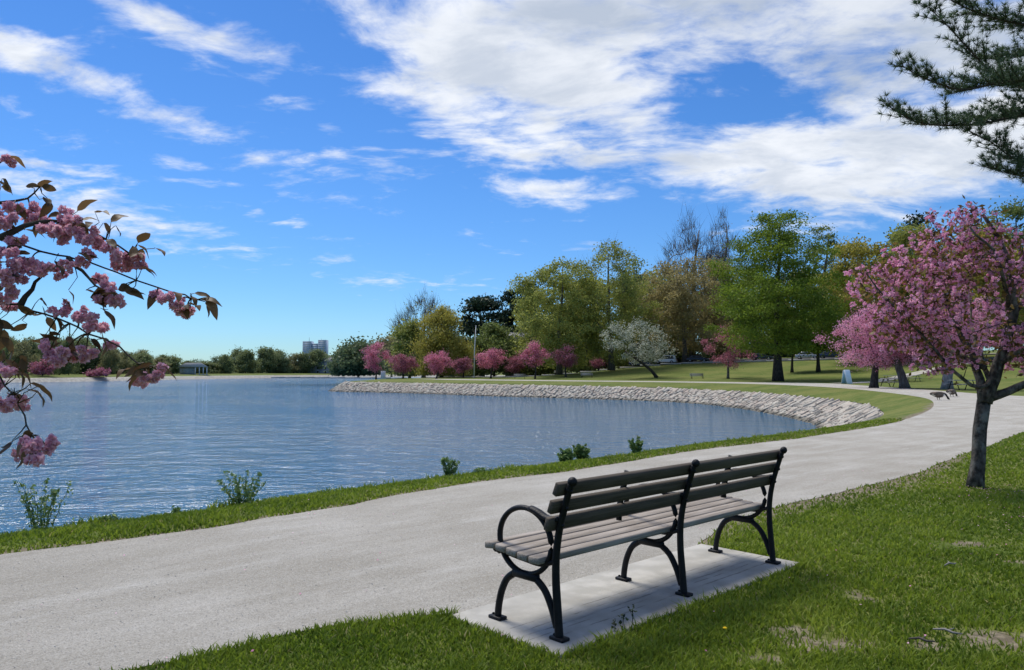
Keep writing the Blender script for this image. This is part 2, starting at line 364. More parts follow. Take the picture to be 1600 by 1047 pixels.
def gravel_mat():
    m = bpy.data.materials.new('stone_dust'); m.use_nodes = True; g = NT(m.node_tree); b = g.n['Principled BSDF']
    tc = g.new('ShaderNodeTexCoord').outputs['Object']
    n1 = g.noise(tc, 0.8, 6, 0.65); n2 = g.noise(tc, 3.2, 6, 0.7); n3 = g.noise(tc, 110, 4, 0.7)
    c = g.mix(g.smooth(n1, 0.35, 0.65), (0.37, 0.345, 0.295), (0.475, 0.45, 0.40))
    c = g.mix(g.math('MULTIPLY', g.smooth(n2, 0.45, 0.72), 0.6), c, (0.325, 0.302, 0.255))
    n4 = g.noise(tc, 34, 4, 0.7)
    n5 = g.noise(g.mapping(g.mapping(tc, rot=(0, 0, R(-42))), sc=(0.35, 1.7, 1)), 1.3, 6, 0.68)
    c = g.mix(g.math('MULTIPLY', g.smooth(n5, 0.44, 0.68), 0.65), c, (0.305, 0.28, 0.23))
    c = g.mix(g.math('MULTIPLY', g.smooth(n5, 0.47, 0.3), 0.6), c, (0.56, 0.545, 0.505))
    c = g.mix(g.math('MULTIPLY', g.smooth(n4, 0.5, 0.75), 0.5), c, (0.25, 0.232, 0.195))
    c = g.mix(g.math('MULTIPLY', g.smooth(n4, 0.48, 0.3), 0.4), c, (0.56, 0.54, 0.50))
    c = g.mix(g.math('MULTIPLY', g.smooth(n3, 0.48, 0.68), 0.8), c, (0.215, 0.2, 0.168))
    c = g.mix(g.math('MULTIPLY', g.smooth(n3, 0.47, 0.30), 0.75), c, (0.60, 0.58, 0.53))
    g.put(b.inputs['Base Color'], c); b.inputs['Roughness'].default_value = 0.95; b.inputs['Specular IOR Level'].default_value = 0.15
    bp = g.new('ShaderNodeBump'); bp.inputs['Strength'].default_value = 0.9; bp.inputs['Distance'].default_value = 0.014
    g.put(bp.inputs['Height'], g.math('ADD', n3, g.math('MULTIPLY', n2, 1.5))); g.put(b.inputs['Normal'], bp.outputs[0]); MATS['gravel'] = m
gravel_mat()
def water_mat():
    m = bpy.data.materials.new('lake_water'); m.use_nodes = True; g = NT(m.node_tree); b = g.n['Principled BSDF']
    tc = g.new('ShaderNodeTexCoord').outputs['Object']
    b.inputs['Base Color'].default_value = (0.036, 0.122, 0.212, 1); b.inputs['Roughness'].default_value = 0.06
    b.inputs['IOR'].default_value = 1.4; b.inputs['Specular IOR Level'].default_value = 0.5
    w1 = g.noise(g.mapping(tc, rot=(0, 0, R(14)), sc=(0.75, 1.1, 1)), 1.35, 4, 0.6, 0.5)
    w2 = g.noise(g.mapping(tc, rot=(0, 0, R(-20)), sc=(0.8, 1.3, 1)), 4.2, 3, 0.6, 0.3)
    w3 = g.noise(g.mapping(tc, rot=(0, 0, R(8)), sc=(0.6, 1.1, 1)), 0.55, 3, 0.5)
    patch = g.smooth(g.noise(g.mapping(tc, sc=(0.5, 1.3, 1)), 0.035, 4), 0.35, 0.65, 0.65, 1.15)
    h = g.math('ADD', g.math('MULTIPLY', w1, 1.0), g.math('ADD', g.math('MULTIPLY', w2, 0.38), g.math('MULTIPLY', w3, 1.3)))
    bp = g.new('ShaderNodeBump'); bp.inputs['Distance'].default_value = 0.27
    g.put(bp.inputs['Strength'], patch)
    g.put(bp.inputs['Height'], h); g.put(b.inputs['Normal'], bp.outputs[0]); MATS['water'] = m
water_mat()
leafmat('leaf_lime', (0.19, 0.22, 0.045), (0.42, 0.44, 0.11))
leafmat('leaf_yellow', (0.24, 0.22, 0.04), (0.46, 0.41, 0.09))
leafmat('leaf_green', (0.08, 0.135, 0.014), (0.24, 0.32, 0.035))
leafmat('leaf_mid', (0.10, 0.145, 0.04), (0.24, 0.29, 0.085))
leafmat('leaf_olive', (0.21, 0.175, 0.07), (0.40, 0.34, 0.145))
leafmat('leaf_dark', (0.016, 0.034, 0.02), (0.05, 0.085, 0.042), 0.2)
leafmat('leaf_far', (0.12, 0.155, 0.065), (0.28, 0.32, 0.14))
leafmat('leaf_far_dark', (0.075, 0.115, 0.055), (0.18, 0.23, 0.11))
leafmat('leaf_far_olive', (0.17, 0.17, 0.075), (0.33, 0.32, 0.15))
leafmat('white_bloom', (0.34, 0.37, 0.27), (0.78, 0.79, 0.72), tip=(0.07, 0.10, 0.03), tipamt=0.3)
leafmat('pink_bloom', (0.50, 0.13, 0.22), (0.90, 0.40, 0.52), 0.35, tip=(0.12, 0.07, 0.025), tipamt=0.12)
leafmat('pink_bloom_dull', (0.34, 0.10, 0.15), (0.64, 0.27, 0.34), 0.3, tip=(0.11, 0.065, 0.025), tipamt=0.2)
leafmat('pink_bloom_bright', (0.60, 0.21, 0.35), (0.97, 0.57, 0.71), 0.45, tip=(0.14, 0.09, 0.03), tipamt=0.1)
leafmat('petal', (0.74, 0.26, 0.46), (0.98, 0.63, 0.80), 0.5, 0.7)
leafmat('petal_near', (0.70, 0.31, 0.42), (0.97, 0.69, 0.77), 0.4, 0.7)
leafmat('leaf_bronze', (0.10, 0.07, 0.02), (0.30, 0.20, 0.055), 0.45, 0.45)
leafmat('leaf_bronze_near', (0.075, 0.045, 0.02), (0.19, 0.115, 0.05), 0.45, 0.5)
leafmat('needle', (0.04, 0.08, 0.045), (0.14, 0.20, 0.10), 0.25, 0.5)
leafmat('weed_leaf', (0.09, 0.16, 0.04), (0.25, 0.35, 0.11), 0.35)
leafmat('grass_blade', (0.055, 0.115, 0.008), (0.27, 0.345, 0.038), 0.5, 0.6, tip=(0.36, 0.33, 0.14), tipamt=0.05)
leafmat('pebble', (0.32, 0.31, 0.29), (0.55, 0.54, 0.51), 0.0, 0.9)
leafmat('clover', (0.02, 0.03, 0.015), (0.06, 0.09, 0.03), 0.3)

# ------------------------------------------------------------------ curves of the shore and the path
def catmull(P, step=0.5, maxn=4000):
    P = np.asarray(P, dtype=float); out = []
    Q = np.vstack([2 * P[0] - P[1], P, 2 * P[-1] - P[-2]])
    for i in range(1, len(Q) - 2):
        p0, p1, p2, p3 = Q[i-1], Q[i], Q[i+1], Q[i+2]
        L = np.linalg.norm(p2[:2] - p1[:2]); n = max(2, int(L / (step(p1) if callable(step) else step)))
        # centripetal parameters keep uneven spacing from looping
        t0 = 0.0; t1 = t0 + max(np.linalg.norm(p1 - p0), 1e-4) ** 0.5; t2 = t1 + max(L, 1e-4) ** 0.5; t3 = t2 + max(np.linalg.norm(p3 - p2), 1e-4) ** 0.5
        t = np.linspace(t1, t2, n, endpoint=False)[:, None]
        A1 = (t1-t)/(t1-t0)*p0 + (t-t0)/(t1-t0)*p1; A2 = (t2-t)/(t2-t1)*p1 + (t-t1)/(t2-t1)*p2; A3 = (t3-t)/(t3-t2)*p2 + (t-t2)/(t3-t2)*p3
        B1 = (t2-t)/(t2-t0)*A1 + (t-t0)/(t2-t0)*A2; B2 = (t3-t)/(t3-t1)*A2 + (t-t1)/(t3-t1)*A3
        out.append((t2-t)/(t2-t1)*B1 + (t-t1)/(t2-t1)*B2)
    out.append(P[-1:]); return np.vstack(out)
def stepf(p): return min(4.0, max(0.22, 0.02 * math.hypot(p[0], p[1])))

WATER = -1.98
S_px = [(0,838,-.10),(150,819,-.10),(325,798,-.10),(420,782,-.10),(520,770,-.10),(640,754,-.10),(770,738,-.10),(850,728,-.12),(930,719,-.14),(1060,700,-.18),
        (1123,691,-.22),(1205,681,-.28),(1260,673.5,-.33),(1315,665,-.40),(1350,658,-.45),(1375,651.5,-.5),(1381,645.5,-.5),(1370,638,-.55),(1342,629.5,-.6),(1260,620,-.6),
        (1205,615,-.6),(1123,610,-.6),(1040,606,-.5),(900,602.6,-.42),(780,600.6,-.4),(700,599,-.4),(600,597.3,-.38),(545,596.5,-.35)]
S_vis = [tuple(G(*p)) for p in S_px]
S_far = [(-29.5,137,-.4),(-27.5,156,-.5),(-14,205,-.6),(2,270,-.6),(5,340,-.6),(-14,396,-.6),(-50,430,-.6),(-94,430,-.6),(-119,382,-.6),(-137,324,-.6),(-142,282,-.6),(-146,243,-.6),(-160,222,-.6),(-192,205,-.6),(-232,188,-.6),(-262,150,-.6),(-258,60,-.6),(-205,-10,-.6),(-120,-42,-.5),(-60,-32,-.4),(-25,-11,-.2),(-12,.5,-.1)]
S = catmull(S_vis + S_far + [S_vis[0]], stepf)[:-1]
P_px = [(0,866),(130,851),(250,836),(325,826),(420,809),(520,793),(640,770),(770,750),(900,735),(1040,711.5),(1123,699),(1232,687),(1315,675),(1397,660),(1448,643),(1459,632),(1450,623.5),(1425,618.5),(1370,611.6),(1315,606.5),(1260,603.2),(1178,600),(1040,597.3),(900,595.9),(800,594.8),(700,593.6)]
P_vis = [tuple(G(x, y, 0)) for x, y in P_px]
def normals(C):
    T = np.roll(C, -1, 0)[:, :2] - np.roll(C, 1, 0)[:, :2]; T /= (np.linalg.norm(T, axis=1, keepdims=True) + 1e-9)
    return np.stack([T[:, 1], -T[:, 0]], -1)
def area(C): x, y = C[:, 0], C[:, 1]; return 0.5 * np.sum(x * np.roll(y, -1) - np.roll(x, -1) * y)
NS = normals(S)                       # right-hand normal
if area(S) < 0: NS = -NS              # outward (away from the lake)
Pf = []
Sf = np.array(S_far)
for i, p in enumerate(Sf):
    j = int(np.argmin(((S[:, :2] - p[:2]) ** 2).sum(1))); off = 6.0 if i < len(Sf) - 3 else (3.5, 2.0, 1.3)[i - len(Sf) + 3]
    Pf.append((p[0] + NS[j, 0] * off, p[1] + NS[j, 1] * off, 0))
P = catmull(P_vis + Pf + [P_vis[0]], stepf)[:-1]; P[:, 2] = 0
def inside(poly, X):
    x, y = X[:, 0], X[:, 1]; r = np.zeros(len(X), bool); px, py = poly[:, 0], poly[:, 1]; qx, qy = np.roll(px, -1), np.roll(py, -1)
    for a, b, c, d in zip(px, py, qx, qy):
        if b == d: continue
        k = ((b > y) != (d > y)) & (x < (c - a) * (y - b) / (d - b) + a); r ^= k
    return r
def dist_poly(C, X, closed=True):
    """distance to polyline and index of nearest vertex"""
    A = C[:, :2]; B = np.roll(A, -1, 0)
    if not closed: A, B = A[:-1], B[:-1]
    best = np.full(len(X), 1e18); idx = np.zeros(len(X), int)
    for i, (a, b) in enumerate(zip(A, B)):
        ab = b - a; L = (ab @ ab) + 1e-12
        t = np.clip(((X - a) @ ab) / L, 0, 1); d = ((X - a - t[:, None] * ab) ** 2).sum(1)
        k = d < best; best[k] = d[k]; idx[k] = i
    return np.sqrt(best), idx
Pc = P[::3] if len(P) > 500 else P
def sstep(a, b, x): t = np.clip((x - a) / (b - a), 0, 1); return t * t * (3 - 2 * t)
def gz(X):
    """height of the land at points X (n,2)"""
    X = np.atleast_2d(np.asarray(X, dtype=float)); z = np.zeros(len(X))
    dP, _ = dist_poly(P, X); inP = inside(P, X)
    k = ~inP
    side = sstep(45, 80, X[:, 1])
    z[k] = (4.4 * sstep(15, 75, dP) + 7.0 * sstep(78, 230, dP))[k] * side[k] * np.where(X[k, 0] < -60, .45, 1.0)
    if inP.any():
        Y = X[inP]; dS, iS = dist_poly(S, Y); t = dP[inP] / (dP[inP] + dS + 1e-6)
        z[inP] = S[iS, 2] * sstep(0, 1, t) * 1.0 + 0.05 * np.sin(np.pi * t)
    return z
def gz1(x, y): return float(gz([(x, y)])[0])

# outer edge of the path (far side of the bay, then off to the right), and the near lawn edge
R_px = [(640,591.8),(700,592.3),(800,593.4),(900,594.5),(1040,595.8),(1178,597.4),(1250,598.2),(1300,599.4),(1340,601.8),(1370,604),(1412,606.6),(1455,609.5),(1500,613),(1550,616.5),(1610,619.5),(1700,622)]
Q_px = [(1760,640),(1680,655),(1600,674),(1545,696),(1500,712),(1433,738),(1366,758),(1300,773),(1210,795),(1130,822),(1095,845),(1075,868)]
Q2_px = [(760,965),(712,958),(640,960),(528,976),(452,992),(394,1007),(340,1016),(254,1034),(205,1047)]
Rc = catmull([tuple(G(x, y)) for x, y in R_px], stepf)
Qa = catmull([tuple(G(x, y)) for x, y in Q_px], lambda p: 0.2)
Qb = catmull([tuple(G(x, y)) for x, y in Q2_px] + [(-3.3, 2.66, 0), (-9, -1.5, 0), (-22, -16, 0)], lambda p: 0.2)
rs = np.random.default_rng(5)
def wob(C, amp):
    n = normals(C); k = len(C); a = np.convolve(rs.normal(0, 1, k + 6), np.ones(4) / 4, 'same')[3:-3]
    C = C.copy(); C[1:-1, :2] += (n * a[:, None] * amp)[1:-1]; return C
Qa = wob(Qa, .05); Qb = wob(Qb, .05)
k0 = int(np.argmin(((P[:, :2] - np.array(P_vis[-1][:2])) ** 2).sum(1)))
kn = len(P) - 1
while kn > 0 and P[kn, 0] > -20: kn -= 1
Pin = np.vstack([P[kn:], P[:k0 + 1]])                 # path's lake-side edge from the lower left round the bay
kk = np.hypot(Pin[:, 0], Pin[:, 1]) < 25
nP = normals(Pin); amp = np.convolve(rs.normal(0, 1, len(Pin) + 6), np.ones(4) / 4, 'same')[3:-3]
Pin = Pin.copy(); Pin[kk, :2] += nP[kk] * amp[kk, None] * .06
PATH = np.vstack([Pin, Rc, Qa, Qb])[:, :2]

def cdt_sheet(name, loops, pts, matl, keep, zf, smooth=True):
    V = []; E = []
    for L in loops:
        b = len(V); V += [Vector((float(p[0]), float(p[1]))) for p in L]; n = len(L); E += [(b + i, b + (i + 1) % n) for i in range(n)]
    V += [Vector((float(p[0]), float(p[1]))) for p in pts]
    v, e, f, *_ = delaunay_2d_cdt(V, E, [], 0, 1e-5)
    v = np.array([tuple(q) for q in v]); f = np.array(f, dtype=np.int64)
    cen = v[f].mean(1); f = f[keep(cen)]
    a, b, c = v[f[:, 0]], v[f[:, 1]], v[f[:, 2]]
    cr = (b[:, 0]-a[:, 0])*(c[:, 1]-a[:, 1]) - (b[:, 1]-a[:, 1])*(c[:, 0]-a[:, 0]); f[cr < 0] = f[cr < 0][:, ::-1]
    used = np.unique(f); mp = np.full(len(v), -1); mp[used] = np.arange(len(used)); v = v[used]; f = mp[f]
    me = np_mesh(name, np.column_stack([v, zf(v)]), f, matl, smooth=smooth)
    return link(name, me), v
def grid(x0, x1, y0, y1, st, jit=.25):
    X, Y = np.meshgrid(np.arange(x0, x1, st), np.arange(y0, y1, st)); p = np.column_stack([X.ravel(), Y.ravel()])
    return p + rs.uniform(-jit, jit, p.shape) * st
def outside(p, x0, x1, y0, y1): return p[~((p[:, 0] > x0) & (p[:, 0] < x1) & (p[:, 1] > y0) & (p[:, 1] < y1))]
pts = [grid(-4, 9, 1.5, 13, .16), outside(grid(-20, 40, -6, 60, 1.2), -4, 9, 1.5, 13), outside(grid(-120, 160, -60, 260, 7), -20, 40, -6, 60),
       outside(grid(-700, 700, -300, 1000, 60), -120, 160, -60, 260), outside(grid(-4500, 4500, -1500, 6500, 500), -700, 700, -300, 1000)]
pts = np.vstack(pts)
dS_, _ = dist_poly(S[::2], pts); pts = pts[(~inside(S, pts)) & (dS_ > .08)]
ground, gv = cdt_sheet('ground', [S, P], pts, MATS['lawn'], lambda c: ~inside(S, c), lambda v: gz(v) - 0.002)
tag(ground, kind='structure')
# bare earth: worn spots in the lawn and along the path's edges
SPOTS = [(1565,1000,.22),(1290,1005,.20),(1235,985,.12),(1345,935,.07),(1445,1010,.10),(1340,925,.05),(1600,880,.12),(1520,850,.16),(1190,1030,.12),(900,1035,.05)]
soil = np.zeros(len(gv))
for (x, y, r) in SPOTS:
    p = G(x, y); soil = np.maximum(soil, .8 * np.exp(-(((gv[:, 0]-p.x)/(r*1.6))**2 + ((gv[:, 1]-p.y)/r)**2)))
dqa, _ = dist_poly(Qa, gv, False); dqb, _ = dist_poly(Qb, gv, False); dpp, _ = dist_poly(P, gv)
wide = np.clip(1 - np.abs(gv[:, 1] - 9.5) / 5, 0, 1)
soil = np.maximum(soil, .66 * np.exp(-(dqa / (.10 + .55 * wide)) ** 2)); soil = np.maximum(soil, .7 * np.exp(-(dqb / .08) ** 2))
soil = np.maximum(soil, .75 * np.exp(-(dpp / .14) ** 2) * (np.hypot(gv[:, 0], gv[:, 1]) < 40))
at = ground.data.attributes.new('soil', 'FLOAT', 'POINT')
at.data.foreach_set('value', soil.astype(np.float32)) if len(at.data) == len(soil) else None

pp = np.vstack([grid(-6, 12, 1, 16, .5), outside(grid(-30, 60, -20, 160, 3), -6, 12, 1, 16)])
pp = pp[inside(PATH, pp)]
path, _ = cdt_sheet('gravel_path', [PATH], pp, MATS['gravel'], lambda c: inside(PATH, c), lambda v: np.full(len(v), .003))
tag(path, kind='structure')

def strip(name, C, w, matl, dz, kind='structure', thick=0.0):
    C = catmull(C, 2.0); T = np.gradient(C[:, :2], axis=0); T /= np.linalg.norm(T, axis=1, keepdims=True); N = np.stack([-T[:, 1], T[:, 0]], -1)
    k = 5; V = []
    for j in range(k):
        X = C[:, :2] + N * (j / (k - 1) - .5) * w; V.append(np.column_stack([X, gz(X) + dz]))
    V = np.stack(V, 1).reshape(-1, 3); n = len(C); Q = [(i*k+j, i*k+j+1, (i+1)*k+j+1, (i+1)*k+j) for i in range(n-1) for j in range(k-1)]
    me = np_mesh(name, V, [np.array(Q)[:, ::-1]], matl); o = link(name, me); tag(o, kind=kind); return o
strip('side_path', [(38, 88, 0), (46, 96, 0), (58, 107, 0), (78, 120, 0), (110, 135, 0)], 2.4, MATS['gravel'], 0.05)
ROAD = [(-60, 196, 0), (-20, 182, 0), (12, 168, 0), (40, 156, 0), (66, 143, 0), (95, 126, 0), (140, 100, 0)]
strip('road', ROAD, 7.0, MATS['asphalt'], 0.10)
KC = catmull(ROAD, 4.0); KT = np.gradient(KC[:, :2], axis=0); KT /= np.linalg.norm(KT, axis=1, keepdims=True); KN = np.stack([-KT[:, 1], KT[:, 0]], -1)
kb = MB()
for sgn in (-1,):
    X = KC[:, :2] + KN * sgn * 3.7; z = gz(X)
    for i in range(len(X) - 1):
        a, b = X[i], X[i+1]; m = (a + b) / 2; L = np.linalg.norm(b - a); th = math.atan2(b[1]-a[1], b[0]-a[0])
        kb.box((m[0], m[1], (z[i]+z[i+1])/2 + .12), (L, .3, .32), Matrix.Rotation(th, 3, 'Z'))
tag(kb.build('kerb', MATS['kerb']), kind='structure')

# water
V, Q = [], []
xs = np.linspace(-320, 70, 40); ys = np.linspace(-70, 470, 50)
X, Y = np.meshgrid(xs, ys); V = np.column_stack([X.ravel(), Y.ravel(), np.full(X.size, WATER)])
Q = [(j*40+i, j*40+i+1, (j+1)*40+i+1, (j+1)*40+i) for j in range(49) for i in range(39)]
tag(link('lake_water', np_mesh('lake_water', V, np.array(Q), MATS['water'])), kind='structure')

# stone embankment: a sloping bank under the lawn's rim, stones laid on it
SL = 3.0; n = len(S); prof = [(0.25, -.02), (0, -.05), (-1.0, None), (-2.0, None), (-3.0, None), (-4.2, None)]
V = []
for d, dz in prof:
    X = S[:, :2] + NS * d
    zz = S[:, 2] - .05 if dz is not None else S[:, 2] - .05 + (WATER - .12 - S[:, 2]) * (-d / SL)
    if d == .25: zz = S[:, 2] - .10
    V.append(np.column_stack([X, zz]))
k = len(prof); V = np.stack(V, 1).reshape(-1, 3)
Q = [(i*k+j, ((i+1) % n)*k+j, ((i+1) % n)*k+j+1, i*k+j+1) for i in range(n) for j in range(k-1)]
far = np.hypot(S[:, 0], S[:, 1]) > 170
mi = np.repeat(far.astype(int), k - 1)
bank = link('embankment', np_mesh('embankment', V, np.array(Q), [MATS['embankment_soil'], MATS['stone_far']], mi=mi)); tag(bank, kind='structure')

def rough_block(seed):
    r = np.random.default_rng(seed); bm = bmesh.new(); bmesh.ops.create_cube(bm, size=1.0)
    for v in bm.verts: v.co += Vector(r.normal(0, .07, 3))
    bmesh.ops.bevel(bm, geom=list(bm.edges), offset=.09, segments=1, affect='EDGES')
    for v in bm.verts: v.co += Vector(r.normal(0, .018, 3))
    me = bpy.data.meshes.new('stone'); bm.to_mesh(me); bm.free(); me.materials.append(MATS['stone']); return me
blocks = [rough_block(s) for s in range(8)]
arc = np.concatenate([[0], np.cumsum(np.linalg.norm(np.diff(S[:, :2], axis=0), axis=1))])
k1 = int(np.argmin(((S[:, :2] - np.array(S_vis[-1][:2])) ** 2).sum(1))) + 12
stones = []; rr = np.random.default_rng(11)
s = arc[int(np.argmin(((S[:, :2] - np.array(S_vis[15][:2])) ** 2).sum(1)))]
while s < arc[min(k1, n - 1)]:
    i = min(int(np.searchsorted(arc, s)), n - 1); wd = rr.uniform(.24, .46)
    d = 0.05 + rr.uniform(-.12, .12)
    while d < SL + .2:
        ln = rr.uniform(.22, .52) if d > .8 else rr.uniform(.45, .9)
        u_ = s + (rr.uniform(-.25, .25) if d > .7 else 0); p_ = np.array([np.interp(u_, arc, S[:, c]) for c in range(3)]); n_ = np.array([np.interp(u_, arc, NS[:, c]) for c in range(2)]); n_ /= np.linalg.norm(n_)
        dm = d + ln / 2; x = p_[:2] - n_ * dm; z = p_[2] - .05 + (WATER - .12 - p_[2]) * (dm / SL)
        slope = math.atan((p_[2] - WATER + .12) / SL)
        ang = math.atan2(-n_[1], -n_[0])
        M = Matrix.Translation((x[0], x[1], z + rr.uniform(-.04, .02))) @ Matrix.Rotation(ang + rr.normal(0, .09), 4, 'Z') @ Matrix.Rotation(slope + rr.normal(0, .05), 4, 'Y') @ Matrix.Rotation(rr.normal(0, .09), 4, 'X') @ Matrix.Diagonal((ln * 1.0, wd * rr.uniform(.85, 1.15), rr.uniform(.2, .36), 1))
        stones.append((math.hypot(x[0], x[1]), i, M, int(rr.integers(8)))); d += ln
    s += wd + .03
vis = [q for q in stones if q[2].translation.y > 34]        # the near slope turns away from the view
vis.sort(key=lambda q: q[0]); near = set(id(q) for q in vis[:290])
V, F4, F3, vv, nb = [], [], [], [], 0
bd = []
for me in blocks:
    co = np.array([tuple(v.co) for v in me.vertices]); bd.append((co, [tuple(p.vertices) for p in me.polygons]))
f4v, f3v = [], []
for q in stones:
    if id(q) in near:
        o = link('stone', blocks[q[3]], bank); o.matrix_world = q[2]; continue
    co, fs = bd[q[3]]; M = np.array(q[2]); V.append(co @ M[:3, :3].T + M[:3, 3]); val = rr.random()
    for f in fs:
        if len(f) == 4: F4.append([a + nb for a in f]); f4v.append(val)
        elif len(f) == 3: F3.append([a + nb for a in f]); f3v.append(val)
    nb += len(co)
me = np_mesh('stones', np.vstack(V), [np.array(F4), np.array(F3)], MATS['stone'], f4v + f3v)
tag(link('stones', me, bank), kind='stuff')

# ------------------------------------------------------------------ bench and its pad
O = G(874, 1000, 0.02); farp = G(1208, 880, 0.02); ang = math.atan2(farp.y - O.y, farp.x - O.x); BL = math.hypot(farp.x - O.x, farp.y - O.y)
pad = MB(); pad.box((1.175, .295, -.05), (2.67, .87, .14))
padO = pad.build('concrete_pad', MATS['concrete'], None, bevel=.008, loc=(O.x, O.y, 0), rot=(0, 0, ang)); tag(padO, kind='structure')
SLAB = [padO.matrix_basis @ Vector(c) for c in ((-.16,-.14,0),(2.51,-.14,0),(2.51,.73,0),(-.16,.73,0))]
SLAB = np.array([(c.x, c.y) for c in SLAB])
bench = empty('park_bench', (O.x, O.y, .02), ang)
tag(bench, 'long slatted wooden bench with black iron frames on the concrete pad', 'bench')
def arcpts(P2, x, n=22):
    c = catmull([(p[0], p[1], 0) for p in P2], .02); return np.column_stack([np.full(len(c), x), c[:, 0], c[:, 1]])
for x in (0.0, BL / 2, BL):
    fr = MB(); fr.tube(arcpts([(0,0.0),(.012,.15),(.024,.32),(.02,.45),(-.003,.58),(-.04,.70),(-.088,.835)], x), np.linspace(.025, .019, len(arcpts([(0,0.0),(.012,.15),(.024,.32),(.02,.45),(-.003,.58),(-.04,.70),(-.088,.835)], x))), 8, .9)
    fr.ball((x, -.098, .845), .027, 8, 6); fr.ball((x, -.07, .80), .024, 8, 5)
    up = fr.build('back_post', MATS['iron'], bench, True)
    lg = MB(); lg.tube(arcpts([(.485,0),(.478,.07),(.452,.165),(.405,.245),(.335,.292)], x), .0215, 8, .9); lg.build('front_leg', MATS['iron'], bench, True)
    lg = MB(); lg.tube(arcpts([(.175,.288),(.11,.242),(.06,.165),(.018,.06)], x), .0205, 8, .9); lg.build('rear_brace', MATS['iron'], bench, True)
    lg = MB(); lg.box((x, .255, .292), (.042, .20, .045)); lg.build('frame_bridge', MATS['iron'], bench, bevel=.01)
    ring = MB(); th = np.linspace(0, 2 * np.pi, 49); ry = .215 + .0 * th
    vv_ = .262 + .205 * np.cos(th) + np.where(np.sin(th) > 0, .0, .0); zz_ = .482 + .182 * np.sin(th)
    ring.tube(np.column_stack([np.full(49, x), vv_, zz_]), .0155, 8, 1.15, False); ring.build('arm_ring', MATS['iron'], bench, True)
    ar = MB(); ar.tube(arcpts([(.215,.668),(.15,.652),(.10,.632),(.04,.632),(-.012,.636)], x), .016, 8, 1.7); ar.build('armrest', MATS['iron'], bench, True)
    kn = MB(); kn.ball((x, .497, .402), .024, 8, 6, (.9, 1, 1)); kn.tube(arcpts([(.497,.40),(.47,.385),(.45,.40)], x), .013, 6); kn.build('front_scroll', MATS['iron'], bench, True)
    for fy in (0, .487):
        ft = MB(); ft.box((x, fy, .009), (.062, .10, .018)); ft.build('foot_plate', MATS['iron'], bench, bevel=.004)
        bo = MB(); bo.ball((x, fy + .036, .02), .009, 6, 4); bo.build('bolt', MATS['iron'], bench, True)
    sb = MB(); sb.tube(arcpts([(.50,.405),(.40,.392),(.25,.378),(.12,.375),(.02,.41)], x), .014, 6, 1.3); sb.build('seat_bearer', MATS['iron'], bench, True)
for x in (0.0, BL / 2, BL):
    for yb, zb in ((-.088, .795), (-.058, .702), (-.026, .606)):
        bo = MB(); bo.ball((x, yb, zb), .011, 8, 5); bo.build('bolt', MATS['iron'], bench, True)
SLEN = BL + .13
def slat(yc, zc, w, t, tilt):
    m = MB(); m.box((0, 0, 0), (SLEN, w, t)); return m.build('seat_slat' if tilt < .6 else 'back_slat', MATS['wood' if tilt < .6 else 'wood_shaded'], bench, bevel=.006, loc=(BL / 2, yc, zc), rot=(tilt, 0, 0))
for yc, zc, tl in ((.492,.428,-.10),(.402,.425,.06),(.313,.417,.09),(.224,.408,.09),(.134,.404,-.02)):
    slat(yc, zc, .080, .038, tl)
for yc, zc, tl in ((-.036,.805,1.97),(.004,.707,1.93),(.032,.612,1.86)):
    slat(yc, zc, .074, .036, tl)
for x in (BL * .25, BL * .75):
    st = MB(); st.tube(arcpts([(-.008,.84),(.03,.72),(.055,.61),(.058,.545)], x), .011, 6, 2.0); st.build('back_strap', MATS['iron'], bench, True)
    st = MB(); st.box((x, .31, .388), (.034, .40, .012)); st.build('under_strap', MATS['iron'], bench)

# ------------------------------------------------------------------ grass blades, pebbles, lawn litter
def on_lawn(X):
    k = ~inside(PATH, X) & ~inside(S, X) & ~inside(SLAB, X); return k
def vnoise(X, sc, seed=0):
    r = np.random.default_rng(seed); T = r.random((64, 64)); u = X * sc; i = np.floor(u).astype(int); f = u - i; f = f * f * (3 - 2 * f)
    a = T[i[:, 0] % 64, i[:, 1] % 64]; b = T[(i[:, 0]+1) % 64, i[:, 1] % 64]; c = T[i[:, 0] % 64, (i[:, 1]+1) % 64]; d = T[(i[:, 0]+1) % 64, (i[:, 1]+1) % 64]
    return (a*(1-f[:, 0])+b*f[:, 0])*(1-f[:, 1]) + (c*(1-f[:, 0])+d*f[:, 0])*f[:, 1]
def scatter(nn, r0, r1, a0, a1, seed):
    r = np.random.default_rng(seed); rad = r0 * (r1 / r0) ** r.random(nn); a = r.uniform(a0, a1, nn); return np.column_stack([np.sin(a) * rad, np.cos(a) * rad]), rad
